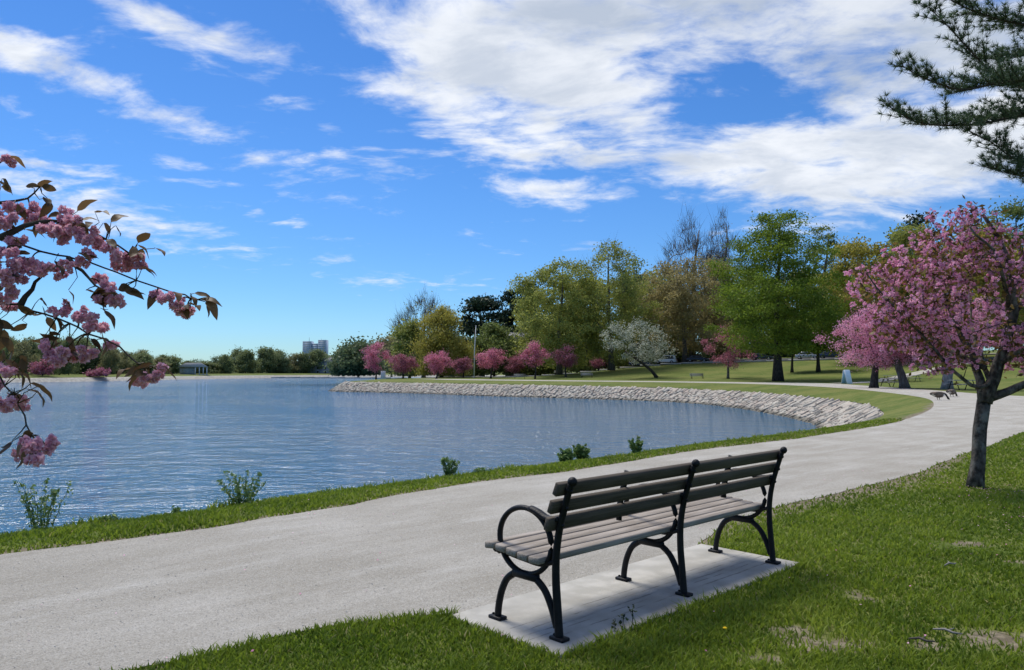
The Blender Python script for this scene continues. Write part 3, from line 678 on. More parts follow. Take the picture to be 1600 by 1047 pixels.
def grass():
    X, rad = scatter(500000, 2.3, 26.0, R(-46), R(48), 3)
    k = on_lawn(X); X, rad = X[k], rad[k]; r = np.random.default_rng(4)
    sl = np.zeros(len(X))
    for (x, y, q) in SPOTS:
        p = G(x, y); sl = np.maximum(sl, np.exp(-(((X[:, 0]-p.x)/(q*1.6))**2 + ((X[:, 1]-p.y)/q)**2)))
    dq, _ = dist_poly(Qa, X, False); wd = np.clip(1 - np.abs(X[:, 1] - 9.5) / 5, 0, 1); sl = np.maximum(sl, .7 * np.exp(-(dq / (.05 + .45 * wd)) ** 2))
    k = r.random(len(X)) > sl * .93; X, rad = X[k], rad[k]
    n1 = vnoise(X, 1.1, 1); n2 = vnoise(X, 4.5, 2); n3 = vnoise(X, 14, 3)
    h = (.014 + .024 * n2 + .012 * n3 + .016 * n1) * r.uniform(.6, 1.25, len(X))
    ds, _ = dist_poly(np.column_stack([SLAB, np.zeros(4)]), X); h *= 1 + .35 * np.exp(-(ds / .07) ** 2); dsh, _ = dist_poly(S[:200], X, False); h *= 1 + 1.3 * np.exp(-(dsh / .16) ** 2) * (vnoise(X, 3.0, 31) > .55)
    wv = .0019 + .0008 * np.minimum(rad, 14) + .0011 * np.maximum(rad - 14, 0); wv = wv * r.uniform(.7, 1.3, len(X))
    z = gz(X); a = r.uniform(0, 2*np.pi, len(X)); lean = r.normal(0, .55, (len(X), 2)) * h[:, None]
    B = np.column_stack([X, z - .006]); sd_ = np.column_stack([np.cos(a), np.sin(a), a * 0]) * wv[:, None]
    M_ = B + np.column_stack([lean * .35, h * .6]); T_ = B + np.column_stack([lean, h])
    V = np.stack([B - sd_, B + sd_, M_ + sd_ * .7, M_ - sd_ * .7, T_], 1).reshape(-1, 3); b = np.arange(len(X)) * 5
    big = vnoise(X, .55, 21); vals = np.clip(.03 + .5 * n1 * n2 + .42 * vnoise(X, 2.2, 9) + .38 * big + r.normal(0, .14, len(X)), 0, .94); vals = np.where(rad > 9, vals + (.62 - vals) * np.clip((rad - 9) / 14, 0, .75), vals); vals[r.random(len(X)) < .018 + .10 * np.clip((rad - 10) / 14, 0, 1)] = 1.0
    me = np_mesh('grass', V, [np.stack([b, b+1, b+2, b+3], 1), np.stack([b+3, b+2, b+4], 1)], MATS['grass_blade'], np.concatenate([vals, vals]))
    tag(link('grass', me), 'short green lawn grass in front of the path and along the water edge', 'grass', kind='stuff')
grass()
def pebbles():
    X, rad = scatter(22000, 2.6, 12.0, R(-48), R(45), 8); r = np.random.default_rng(8)
    k = inside(PATH, X) & ~inside(SLAB, X); X, rad = X[k], rad[k]; nn = len(X)
    sz = r.gamma(2.0, .0007, nn) + .0012; sz = np.minimum(sz, .0055)
    O_ = np.array([(1,0,0),(-1,0,0),(0,1,0),(0,-1,0),(0,0,.7),(0,0,-.5)], dtype=float)
    a = r.uniform(0, 6.28, nn); c, s_ = np.cos(a), np.sin(a)
    V = O_[None] * sz[:, None, None] * r.uniform(.6, 1.3, (nn, 6, 1)); x = V[..., 0]*c[:, None]-V[..., 1]*s_[:, None]; y = V[..., 0]*s_[:, None]+V[..., 1]*c[:, None]
    V = np.stack([x + X[:, :1], y + X[:, 1:], V[..., 2] + .005 + sz[:, None] * .2], -1).reshape(-1, 3)
    T = np.array([(0,2,4),(2,1,4),(1,3,4),(3,0,4),(2,0,5),(1,2,5),(3,1,5),(0,3,5)]); F = (np.arange(nn)[:, None, None]*6 + T[None]).reshape(-1, 3)
    me = np_mesh('gravel', V, F, MATS['pebble'], np.repeat(r.random(nn), 8)); tag(link('gravel', me), 'loose pale grit scattered on the gravel path', 'gravel', kind='stuff')
pebbles()

# ------------------------------------------------------------------ trees
def quads(C, size, r, aspect=.6, up=.5, long_dir=None):
    """leaf-shaped faces at C; returns V, Q"""
    nn = len(C); N = r.normal(0, 1, (nn, 3)); N[:, 2] += up; N /= np.linalg.norm(N, axis=1, keepdims=True)
    A = r.normal(0, 1, (nn, 3)) if long_dir is None else long_dir + r.normal(0, .45, (nn, 3))
    A -= (A * N).sum(1, keepdims=True) * N; A /= (np.linalg.norm(A, axis=1, keepdims=True) + 1e-9); B = np.cross(N, A)
    s = size * r.uniform(.65, 1.35, (nn, 1)); a = A * s * .5; b = B * s * .5 * aspect
    V = np.stack([C - a, C + b - a * .1, C + a, C - b - a * .1], 1).reshape(-1, 3)
    return V, (np.arange(nn) * 4)[:, None] + np.arange(4)[None]
PROF = {
 'round': lambda t: np.sqrt(np.clip(1 - (2 * t - 0.9) ** 2 / 1.21, 0, 1)),
 'dome': lambda t: np.sqrt(np.clip(1 - t ** 2.2, 0, 1)) * (.86 + .14 * np.minimum(t * 4, 1)),
 'tall': lambda t: np.clip(np.sin(np.pi * np.clip(t * .9 + .1, 0, 1)) ** .7, 0, 1),
 'cone': lambda t: np.clip(1.02 - t, .03, 1) ** .85,
 'vase': lambda t: np.clip(.42 + 1.15 * t, 0, 1) * np.sqrt(np.clip(1 - (np.clip(t - .45, 0, 1) / .58) ** 2, 0, 1)),
 'flat': lambda t: np.clip(.62 + .9 * t, 0, 1) * np.sqrt(np.clip(1 - (np.clip(t - .5, 0, 1) / .54) ** 2, 0, 1)),
 'locust': lambda t: np.clip(np.interp(t, [0, .12, .3, .5, .68, .8, .92, 1], [.72, .92, 1, .9, .74, .58, .42, .12]), 0, 1)}
def skeleton(seed, trunk, tr, clumps, r, tipr=.012, bend=.18, drop=.4):
    """trunk polyline + branches grown from the nearest wood to each clump; returns chains [(pts, radii)]"""
    nodes = [np.array(p, dtype=float) for p in trunk]; par = [-1] + list(range(len(trunk) - 1)); fixed = len(trunk)
    chains = [list(range(len(trunk)))]
    start = max(1, int(fixed * .35))
    order = np.argsort(np.linalg.norm(clumps - np.array(trunk[start]), axis=1))
    for ci in order:
        c = clumps[ci]; A = np.array(nodes); d = np.linalg.norm(A - c, axis=1) + np.maximum(A[:, 2] - c[2] + .0, 0) * 1.6
        d[:start] += 1e3 * (1 + d[:start]); j = int(np.argmin(d)); p0 = nodes[j]; L = np.linalg.norm(c - p0)
        ch = [j]; m = 3 if L > .3 else 2
        for q in range(1, m + 1):
            t = q / m; p = p0 + (c - p0) * t + r.normal(0, 1, 3) * L * bend * .35 * math.sin(math.pi * t) + np.array((0, 0, 1)) * L * drop * .35 * math.sin(math.pi * t)
            nodes.append(p); par.append(ch[-1]); ch.append(len(nodes) - 1)
        chains.append(ch)
    w = np.zeros(len(nodes)); kids = np.bincount([p for p in par if p >= 0], minlength=len(nodes)); w[kids == 0] = 1
    for i in range(len(nodes) - 1, 0, -1): w[par[i]] += w[i]
    rad = tipr * np.maximum(w, 1) ** .46
    return nodes, chains, rad, fixed
def make_tree(name, seed, H, Wd, base, prof, nclump, nleaf, lsize, csize, leafm, barkm, tr=None, lean=(0, 0), label=None, cat='tree', group=None, loc=(0,0,0),
              aspect=.6, up=.5, cz=.7, surf=.55, twigs=0, tipr=.012, depth=1.0, lobes=.22, droop=False, wind=0.0, layers=0, hang=0):
    r = np.random.default_rng(seed); root = empty(name, loc)
    tag(root, label, cat, group); tr = tr or H * .022
    nT = 9; t = np.linspace(0, 1, nT); top = H * (.9 if prof != 'vase' and prof != 'flat' else .45)
    wig = np.cumsum(r.normal(0, .012 * H, (nT, 2)), 0); wig[0] = 0
    trunk = np.column_stack([lean[0] * t ** 1.3 + wig[:, 0] * t, lean[1] * t ** 1.3 + wig[:, 1] * t, t * top])
    tt = r.random(nclump * 4); f = PROF[prof]; keep = r.random(len(tt)) < f(tt) ** 1.2 + .04; tt = tt[keep][:nclump]; m = len(tt)
    if layers: tt = np.clip((np.floor(tt * layers) + .5 + r.normal(0, .30, m)) / layers, 0, 1)
    a = r.uniform(0, 2*np.pi, m); ph = r.uniform(0, 6.28, 4)
    lob = 1 + lobes * (np.sin(3*a + ph[0] + 4*tt) * .5 + np.sin(5*a + ph[1] - 7*tt) * .35 + np.sin(2*a + ph[2] + 9*tt) * .4)
    rr_ = f(tt) * lob * (r.random(m) ** (1 - surf)); crown_h = H - base
    C = np.column_stack([np.cos(a) * rr_ * Wd / 2, np.sin(a) * rr_ * Wd / 2 * depth, base + tt * crown_h * .97])
    C[:, :2] += np.array(lean) * ((C[:, 2] / H)[:, None]) ** 1.2
    nodes, chains, rad, fixed = skeleton(seed, trunk, tr, C, r, tipr)
    w = MB()
    tk = np.maximum(tr * (1 - (.5 if prof in ('vase', 'flat') else .85) * t), .02); tk[0] *= 1.25 if prof in ('vase', 'flat') else 1.4; tk[1] *= 1.04
    w.tube(trunk, tk, 9, cap=True); tm = w.build('trunk', MATS[barkm], root, True)
    w = MB()
    for ch in chains[1:]:
        P_ = np.array([nodes[i] for i in ch]); q = np.array([rad[i] for i in ch]); q[0] = min(q[0], q[1] * 1.25); q = np.minimum(q, tr * .6); w.tube(P_, q, 5, cap=False)
    tag(w.build('limbs', MATS[barkm], root, True), kind='stuff')
    if twigs:
        nn = m * twigs; c = np.repeat(C, twigs, 0) + r.normal(0, csize * .35, (nn, 3)); dv = np.repeat(C - np.array((lean[0]*.5, lean[1]*.5, base + .1*crown_h)), twigs, 0); dv /= np.linalg.norm(dv, axis=1, keepdims=True)
        dv = dv * .8 + r.normal(0, .45, (nn, 3)) + np.array((0, 0, .55)); L = csize * r.uniform(.5, 1.4, (nn, 1)); e = c + dv * L; sd_ = np.cross(dv, r.normal(0, 1, (nn, 3))); sd_ /= np.linalg.norm(sd_, axis=1, keepdims=True); sd_ *= tipr * 1.1
        V = np.stack([c - sd_, c + sd_, e], 1).reshape(-1, 3); o = link('twigs', np_mesh('twigs', V, np.arange(nn*3).reshape(-1, 3), MATS['twig']), root); tag(o, kind='stuff')
    if nleaf:
        nn = m * nleaf; off = r.normal(0, .62, (nn, 3)) * csize * np.repeat(r.uniform(.7, 1.35, m), nleaf)[:, None]
        off[:, 2] *= cz
        if droop: off[:, 2] -= (off[:, 0]**2 + off[:, 1]**2) / csize * .35
        L = np.repeat(C * np.array((1, 1, 1)), nleaf, 0) + off
        if hang: L[:, 2] -= r.random(nn) ** 1.5 * hang
        k = L[:, 2] > base * .55; cv = np.repeat(r.random(m), nleaf)
        hgt = np.repeat((tt - .5) * .25, nleaf)
        V, Q = quads(L[k], lsize, r, aspect, up, np.array((0, 0, -1.0)) if hang else None); vals = np.clip(.12 + .45 * cv + r.random(nn) * .38, 0, .999)[k]
        lm = MATS[leafm]; tipq = r.random(len(vals)); 
        if 'bloom' in leafm: vals = np.where(tipq < (.3 if leafm == 'white_bloom' else .14), .999, vals * (.65 if leafm == 'white_bloom' else .8))
        o = link('crown', np_mesh('crown', V, Q, lm, vals), root); tag(o, kind='stuff')
    return root
def copy_thing(o, name=None):
    c = o.copy(); COL.objects.link(c)
    for ch in o.children:
        d = ch.copy(); COL.objects.link(d); d.parent = c
    return c
def spot(px, depth): x = (px - CX) / FPX * depth; return (x, depth, gz1(x, depth) - .03)
def ht(ytop, loc): return EYE + (HORIZON - ytop) / FPX * loc[1] - loc[2]
def wpx(w, depth): return w / FPX * depth
def T(name, label, px, away, ytop, w, baseh, prof, nc, nl, ls, cs, lm, bm='bark', **kw):
    l = spot(px, away); return make_tree(name, kw.pop('seed', int(px)), ht(ytop, l), wpx(w, away), baseh, prof, nc, nl, ls, cs, lm, bm, label=label, loc=l, **kw)

# park trees behind the bay, from left to right
T('dark_bush_tree', 'low dark green rounded tree at the lake point, left of the first pink cherries', 560, 215, 536, 74, 1.0, 'dome', 50, 220, .85, 2.2, 'leaf_far_dark')
T('olive_tree', 'hazy olive tree standing behind the first two pink cherries', 612, 235, 528, 110, 2, 'dome', 50, 200, .9, 2.4, 'leaf_far_olive', seed=2)
T('bare_tree', 'bare grey tree rising behind the yellow-green willow', 662, 190, 460, 84, 6, 'tall', 110, 5, .5, 1.6, 'leaf_lime', 'twig', twigs=20, tipr=.04)
T('olive_tree', 'olive green tree pressed against the left side of the yellow-green willow', 640, 178, 500, 54, 1.5, 'dome', 50, 240, .6, 1.5, 'leaf_lime', seed=77)
T('willow_tree', 'yellow-green dome-shaped willow behind the pink cherries', 690, 170, 480, 88, 1.0, 'dome', 90, 330, .55, 1.6, 'leaf_yellow', hang=1.6, aspect=.35, up=0)
T('dark_conifer', 'blackish spreading conifer, leftmost of the dark evergreens', 754, 200, 455, 74, 3, 'tall', 60, 230, .75, 1.9, 'leaf_dark', 'bark_dark', layers=7, cz=.4)
T('dark_conifer', 'blackish conifer in the middle of the dark evergreens', 796, 196, 448, 46, 4, 'cone', 46, 230, .7, 1.7, 'leaf_dark', 'bark_dark', seed=11, layers=8, cz=.4)
T('dark_conifer', 'tallest blackish conifer beside the light green maple', 824, 192, 438, 50, 3, 'tall', 50, 240, .7, 1.7, 'leaf_dark', 'bark_dark', seed=12, layers=8, cz=.4)
T('shade_tree', 'dull green rounded tree below the dark evergreens, behind the white pole', 772, 180, 508, 88, 1.0, 'dome', 60, 260, .6, 1.7, 'leaf_mid', seed=13)
T('maple_tree', 'light green broad maple right of the dark evergreens', 874, 150, 398, 130, 2.0, 'round', 140, 190, .42, 1.3, 'leaf_lime', seed=14, surf=.6)
T('maple_tree', 'tall light green maple with a thin airy top beside the white-blossomed tree', 955, 152, 372, 132, 2.2, 'tall', 170, 120, .40, 1.25, 'leaf_lime', seed=15, twigs=6, tipr=.024)
T('shade_tree', 'darker green tree behind the airy maple', 988, 185, 402, 60, 4, 'dome', 60, 230, .6, 1.6, 'leaf_mid', seed=16)
T('olive_tree', 'brownish olive tree just budding, below the two bare trees', 1070, 158, 394, 150, 3, 'round', 130, 170, .45, 1.5, 'leaf_olive', 'bark', seed=17, twigs=6, tipr=.02)
T('bare_tree', 'broad bare tree rising above the brownish olive tree', 1082, 185, 333, 92, 12, 'tall', 130, 2, .4, 1.9, 'leaf_olive', 'twig', seed=18, twigs=22, tipr=.036)
T('bare_tree', 'narrow pale bare tree beside the big green locust', 1130, 180, 330, 48, 12, 'tall', 90, 3, .4, 1.5, 'leaf_olive', 'bark_pale', seed=19, twigs=20, tipr=.036)
T('dark_conifer', 'small dark pine top showing behind the brownish olive tree', 1052, 190, 392, 30, 5, 'cone', 30, 200, .7, 1.5, 'leaf_dark', 'bark_dark', seed=20)
T('locust_tree', 'big vivid green locust with a thick trunk beside the far path', 1215, 106, 326, 204, 4.3, 'locust', 250, 230, .30, 1.35, 'leaf_green', 'bark_dark', seed=35, tr=.62, layers=14, cz=.45, lobes=.3, surf=.5, tipr=.016)
T('airy_tree', 'thin-leaved tree with open branches behind the right of the big locust', 1288, 150, 343, 96, 8, 'tall', 70, 80, .45, 1.0, 'leaf_mid', 'bark', seed=22, twigs=6, tipr=.022, cz=.5)
T('young_tree', 'small tree with a thin dark trunk under the right of the locust', 1237, 124, 500, 44, 3.4, 'round', 30, 160, .4, 1.0, 'leaf_green', 'bark_dark', seed=23, tr=.22)
T('young_tree', 'small forked tree in the shade right of the locust', 1278, 122, 470, 60, 3.2, 'round', 40, 180, .4, 1.1, 'leaf_green', 'bark_dark', seed=24, tr=.3)
T('olive_tree', 'golden olive tree behind the pair of bright pink cherries', 1352, 130, 372, 140, 2, 'round', 120, 230, .45, 1.5, 'leaf_yellow', seed=25)
T('shade_tree', 'light green tree in front of the dark pine top', 1418, 128, 346, 90, 3, 'round', 90, 220, .45, 1.4, 'leaf_lime', seed=26)
T('dark_conifer', 'dark pine top showing left of the near cherry crown', 1436, 150, 328, 74, 6, 'tall', 60, 230, .6, 1.6, 'leaf_dark', 'bark_dark', seed=27, layers=6, cz=.4)
T('olive_tree', 'golden green tree behind the near cherry crown', 1530, 118, 352, 150, 2, 'round', 120, 220, .45, 1.5, 'leaf_yellow', seed=28)
T('shade_tree', 'broad dark green tree at the right edge behind the near cherry', 1590, 140, 318, 170, 3, 'dome', 110, 240, .55, 1.8, 'leaf_mid', seed=29)
T('shade_tree', 'green tree filling the gap right of the golden tree, at the right edge', 1660, 120, 360, 140, 2, 'round', 90, 230, .5, 1.6, 'leaf_mid', seed=30)
for i, (px, d, yt, w, lm, lb) in enumerate([
    (842, 178, 450, 80, 'leaf_lime', 'yellow-green tree deep behind the left side of the broad maple'),
    (918, 176, 422, 110, 'leaf_lime', 'yellow-green tree deep behind the dip between the two maples'),
    (1016, 178, 420, 90, 'leaf_lime', 'yellow-green tree deep behind the right side of the airy maple'),
    (1120, 174, 400, 90, 'leaf_olive', 'brownish tree deep behind the narrow bare tree'),
    (910, 195, 470, 90, 'leaf_mid', 'green tree deep behind the gap between the two light green maples'),
    (1010, 200, 440, 70, 'leaf_olive', 'brownish tree deep behind the white-blossomed tree'),
    (1135, 190, 430, 70, 'leaf_olive', 'brownish tree deep behind the left of the big locust'),
    (1180, 172, 425, 90, 'leaf_mid', 'green tree deep behind the left half of the big locust'),
    (1245, 176, 420, 90, 'leaf_olive', 'olive tree deep behind the right half of the big locust'),
    (1320, 180, 410, 90, 'leaf_mid', 'green tree deep behind the right of the big locust'),
    (1395, 175, 400, 80, 'leaf_olive', 'brownish tree deep behind the pair of pink cherries'),
    (725, 215, 525, 60, 'leaf_far_dark', 'dark green tree deep behind the right of the willow'),
    (850, 215, 500, 80, 'leaf_far_dark', 'dark green tree deep behind the left light green maple')]):
    T('backdrop_tree', lb, px, d, yt, w, .6, 'dome', 60, 200, .7, 2.1, lm, seed=40 + i)
T('hedge', 'long dark hedge behind the parked cars', 1000, 176, 545, 150, .3, 'dome', 60, 200, .6, 1.2, 'leaf_far_dark', 'bark_dark', seed=60, cat='hedge', depth=.25)
T('hedge', 'dark hedge at the roadside behind the big locust trunk', 1215, 168, 545, 190, .3, 'dome', 70, 200, .6, 1.2, 'leaf_far_dark', 'bark_dark', seed=61, cat='hedge', depth=.25)
T('hedge', 'dark shrubbery beyond the road behind the cherry pair', 1400, 158, 540, 190, .3, 'dome', 70, 200, .6, 1.2, 'leaf_far_dark', 'bark_dark', seed=62, cat='hedge', depth=.25)

# pink cherries round the bay
GR = 'pink cherry trees round the bay'
def cherry(label, px, d, ytop, w, seed, m='pink_bloom', bark='bark_dark', tr=None, base=1.6, lean=(0, 0), **kw):
    return T('cherry_tree', label, px, d, ytop, w, base, 'vase', kw.pop('nc', 34), kw.pop('nl', 190), kw.pop('ls', .22), kw.pop('cs', .66), m, bark, seed=seed, tr=tr or .2, lean=lean, group=GR, lobes=.5, **kw)
cherry('pink cherry at the tip of the lake point, leftmost in the row', 588, 150, 538, 40, 101, base=2.0)
cherry('low wide pink cherry second from the lake point', 630, 148, 553, 40, 102, 'pink_bloom_dull', base=1.4)
cherry('pink cherry with a leaning trunk in front of the willow', 682, 146, 550, 38, 103, base=1.5, lean=(.8, 0))
cherry('faded pink cherry half hidden right of the willow', 724, 160, 560, 32, 104, 'pink_bloom_dull', base=1.4)
cherry('wide pink cherry just right of the white pole', 767, 147, 543, 50, 105, base=1.6)
cherry('small pink cherry deep behind the wide pink cherry', 806, 170, 560, 26, 110, 'pink_bloom_dull', base=1.4)
cherry('pink cherry on a bare straight trunk in front of the maples', 836, 138, 537, 40, 106, base=2.6, tr=.18)
cherry('thin pink cherry below the two maples', 884, 140, 541, 36, 107, 'pink_bloom_dull', base=2.0, nc=40, nl=110)
cherry('tiny pale pink cherry left of the white-blossomed tree', 935, 165, 562, 18, 108, 'pink_bloom_dull', base=1.2, nc=20, nl=80)
cherry('dusky pink cherry left of the big locust trunk', 1137, 119, 514, 86, 109, 'pink_bloom_dull', 'bark', base=2.0, tr=.22)
cherry('bright pink cherry with dark trunk, left one of the pair by the picnic tables', 1364, 66, 474, 126, 111, 'pink_bloom_bright', base=1.9, tr=.36, nc=90, nl=230, ls=.14, cs=.5, lean=(.5, 0))
cherry('bright pink cherry with forked trunk, right one of the pair by the picnic tables', 1412, 64, 466, 122, 112, 'pink_bloom_bright', base=2.0, tr=.40, nc=90, nl=230, ls=.14, cs=.5, lean=(-.3, 0), bark='bark')
cherry('pink cherry with a pale thick trunk behind the geese', 1478, 60, 440, 130, 113, 'pink_bloom_bright', 'bark_pale', base=2.2, tr=.42, nc=90, nl=200, ls=.15, cs=.55)
wt = T('white_blossom_tree', 'white-blossomed tree leaning left on a dark bent trunk', 1026, 128, 499, 98, 2.6, 'flat', 70, 150, .24, .8, 'white_bloom', 'bark_dark', seed=120, lean=(-5.2, 0), tr=.3)

# ------------------------------------------------------------------ far shore
ORD = ['first','second','third','fourth','fifth','sixth','seventh','eighth','ninth','tenth','eleventh','twelfth','thirteenth','fourteenth','fifteenth','sixteenth','seventeenth','eighteenth','nineteenth','twentieth','twenty-first','twenty-second','twenty-third','twenty-fourth','twenty-fifth','twenty-sixth','twenty-seventh','twenty-eighth','twenty-ninth','thirtieth','thirty-first','thirty-second','thirty-third','thirty-fourth','thirty-fifth','thirty-sixth','thirty-seventh','thirty-eighth','thirty-ninth','fortieth']
protos = []
for i, (lm, pf) in enumerate((('leaf_far', 'dome'), ('leaf_far_olive', 'round'), ('leaf_far_dark', 'dome'), ('leaf_far', 'round'), ('leaf_far_dark', 'cone'), ('leaf_far_olive', 'dome'))):
    protos.append(make_tree('far_tree', 200 + i, 10, 10, .6, pf, 46, 150, .62, 1.35, lm, 'bark_dark', label='x', loc=(0, 0, 0), tipr=.03, twigs=2 if i in (1, 5) else 0))
rf = np.random.default_rng(77); usedp = set(); fars = []
specs = []
for px in np.arange(-20, 600, 15.5):
    x = px + rf.uniform(-6, 6)
    sh = np.interp(x, [-30, 0, 100, 300, 540, 620], [232, 240, 258, 345, 452, 470]); d = sh + rf.uniform(4, 40)
    yt = np.interp(x, [-30, 0, 60, 120, 190, 250, 290, 330, 380, 420, 470, 520, 560, 620], [536, 538, 534, 535, 552, 562, 568, 562, 552, 549, 556, 560, 545, 540]) + rf.normal(0, 3)
    kind = int(rf.choice([0, 1, 2, 3, 4, 5], p=[.2, .24, .16, .2, .04, .16])) if x < 250 else int(rf.choice([0, 1, 2, 3, 4, 5], p=[.26, .1, .3, .24, .04, .06]))
    specs.append((x, d, yt, kind, rf.uniform(24, 38)))
    if x < 260: specs.append((x + 7, d + 30, yt + rf.uniform(-2, 5), int(rf.choice([1, 3, 5])), rf.uniform(24, 34)))
specs.sort(); lookn = ['green', 'olive', 'dark green', 'green', 'dark pointed', 'pale olive']
for i, (x, d, yt, kind, w) in enumerate(specs):
    o = protos[kind] if kind not in usedp else copy_thing(protos[kind]); usedp.add(kind)
    l = spot(x, d); o.location = l; hh = max(4.0, ht(yt, l)) * rf.uniform(.92, 1.18); ww = wpx(w, d) * (.6 if kind == 4 else 1)
    o.scale = (ww / 10, ww / 10, hh / 10); o.rotation_euler = (0, 0, rf.uniform(0, 6.28)); o['group'] = 'trees along the far shore'
    nth = ORD[i] if i < len(ORD) else ORD[len(specs) - 1 - i]
    side = 'left' if i < len(ORD) else 'right'
    o['label'] = '%s tree, %s from the %s in the treeline across the lake' % (lookn[kind], nth, side)
for k in range(6):
    if k not in usedp:
        for ch in list(protos[k].children): bpy.data.objects.remove(ch)
        bpy.data.objects.remove(protos[k])
for i, (px, d, yt, w, lb) in enumerate([(68, 244, 562, 34, 'pink cherry on the far shore behind the hanging blossom branch'), (155, 262, 577, 34, 'low pink shrub-like cherry on the far shore left of the pavilion'), (477, 446, 565, 16, 'small pink cherry beside the far grey-roofed house'), (520, 448, 560, 20, 'small pink cherry at the right end of the far shore houses')]):
    l = spot(px, d); make_tree('cherry_tree', 300 + i, max(2.5, ht(yt, l)), wpx(w, d), .6, 'round', 30, 90, .55, .9, 'pink_bloom_dull', 'bark_dark', label=lb, loc=l, group='cherries on the far shore')

def house(name, label, px, d, w, h, roofh, dep, cat='house', wallm='siding', rz=0.0, zoff=0.0, roofm='roof_grey', nwin=3, storeys=1):
    l = spot(px, d); root = empty(name, (l[0], l[1], l[2] + zoff), rz); tag(root, label, cat)
    b = MB(); b.box((0, 0, h / 2 - 1), (w, dep, h + 2)); b.build('wall', MATS[wallm], root)
    b = MB(); e = .5; b.prism([(-dep/2 - e, h - .15), (dep/2 + e, h - .15), (0, h + roofh)], -w/2 - e, w/2 + e); o = b.build('roof', MATS[roofm], root); o.rotation_euler = (0, 0, R(90))
    c = MB(); c.box((w * .25, 0, h + roofh * .8), (.9, .9, roofh)); c.build('chimney', MATS['kerb'], o)
    for s_ in range(storeys):
        for i in range(nwin):
            x = (i + .5) / nwin * w - w / 2; wz = h * (s_ + .55) / storeys
            b = MB(); b.box((x, -dep/2 - .02, wz), (1.3, .12, 1.7)); wo = b.build('window', MATS['white_paint'], root)
            b = MB(); b.box((x, -dep/2 - .09, wz), (1.05, .06, 1.45)); b.build('pane', MATS['glass'], wo)
    b = MB(); b.box((w * .08, -dep/2 - .03, 1.05), (1.0, .1, 2.1)); b.build('door', MATS['roof_grey'], root)
    return root
house('gable_house', 'pale grey-roofed house glimpsed through the trees above the white-blossomed tree', 1030, 183, 13, 9.5, 3.8, 9, rz=.2, storeys=2, nwin=4, roofm='kerb')
house('gable_house', 'white house corner showing behind the left edge of the light green maple', 815, 186, 8, 8, 3, 8, wallm='white_paint', storeys=2)
house('gable_house', 'low grey-roofed house on the far shore under the tower block', 452, 436, 15, 2.8, 4.2, 9, rz=.1)
house('gable_house', 'tall grey-roofed house on the far shore right of the tower block', 503, 440, 14, 4.2, 5.2, 11, wallm='roof_grey', rz=-.15, storeys=2)
def pavilion():
    l = spot(303, 338); root = empty('shore_pavilion', (l[0], l[1], l[2] - .2), .35); tag(root, 'small open pavilion with pale roof and columns across the lake', 'pavilion')
    b = MB(); b.prism([(-6.2, 3.5), (6.2, 3.5), (3.0, 5.4), (-3.0, 5.4)], -3.6, 3.6); b.build('roof', MATS['kerb'], root)
    b = MB(); b.box((-2.6, .6, 1.75), (6.0, 3.8, 3.5)); b.build('wall', MATS['siding'], root)
    for x in (.9, 2.5, 4.1, 5.6):
        b = MB(); b.tube([(x, -3.1, 0), (x, -3.1, 3.5)], .2, 8); b.build('column', MATS['white_paint'], root)
    b = MB(); b.box((0, 0, .08), (12, 6.8, .3)); b.build('floor_slab', MATS['kerb'], root)
pavilion()
def tower():
    d = 1500.0; x = (493 - CX) / FPX * d; root = empty('tower_block', (x, d, 0)); tag(root, 'hazy blue-grey high-rise block standing above the far treeline', 'building')
    s = d / FPX
    for name, cx, w, yt in (('wing', -11.5, 13, 533.5), ('centre_block', .3, 12, 537), ('wing', 12, 12, 531.5)):
        h = EYE + (HORIZON - yt) * s; b = MB(); b.box((cx * s, 0 if name == 'wing' else 2, h / 2), (w * s, 22, h)); wo = b.build(name, MATS['tower_wall_hazed'], root)
        nf = int(h / 3.6)
        for f in range(nf // 2, nf):
            b = MB(); b.box((cx * s, (-11 if name == 'wing' else -9) - .1, (f + .5) * h / nf), (w * s * .9, .3, h / nf * .5)); b.build('window_band', MATS['tower_glass_hazed'], wo)
    for cx, yt in ((-10, 527), (9, 529)):
        h0 = EYE + (HORIZON - 536) * s; h1 = EYE + (HORIZON - yt) * s; b = MB(); b.tube([(cx * s, 0, h0), (cx * s, 0, h1)], [.5, .2], 6); b.build('antenna', MATS['roof_grey'], root)
tower()

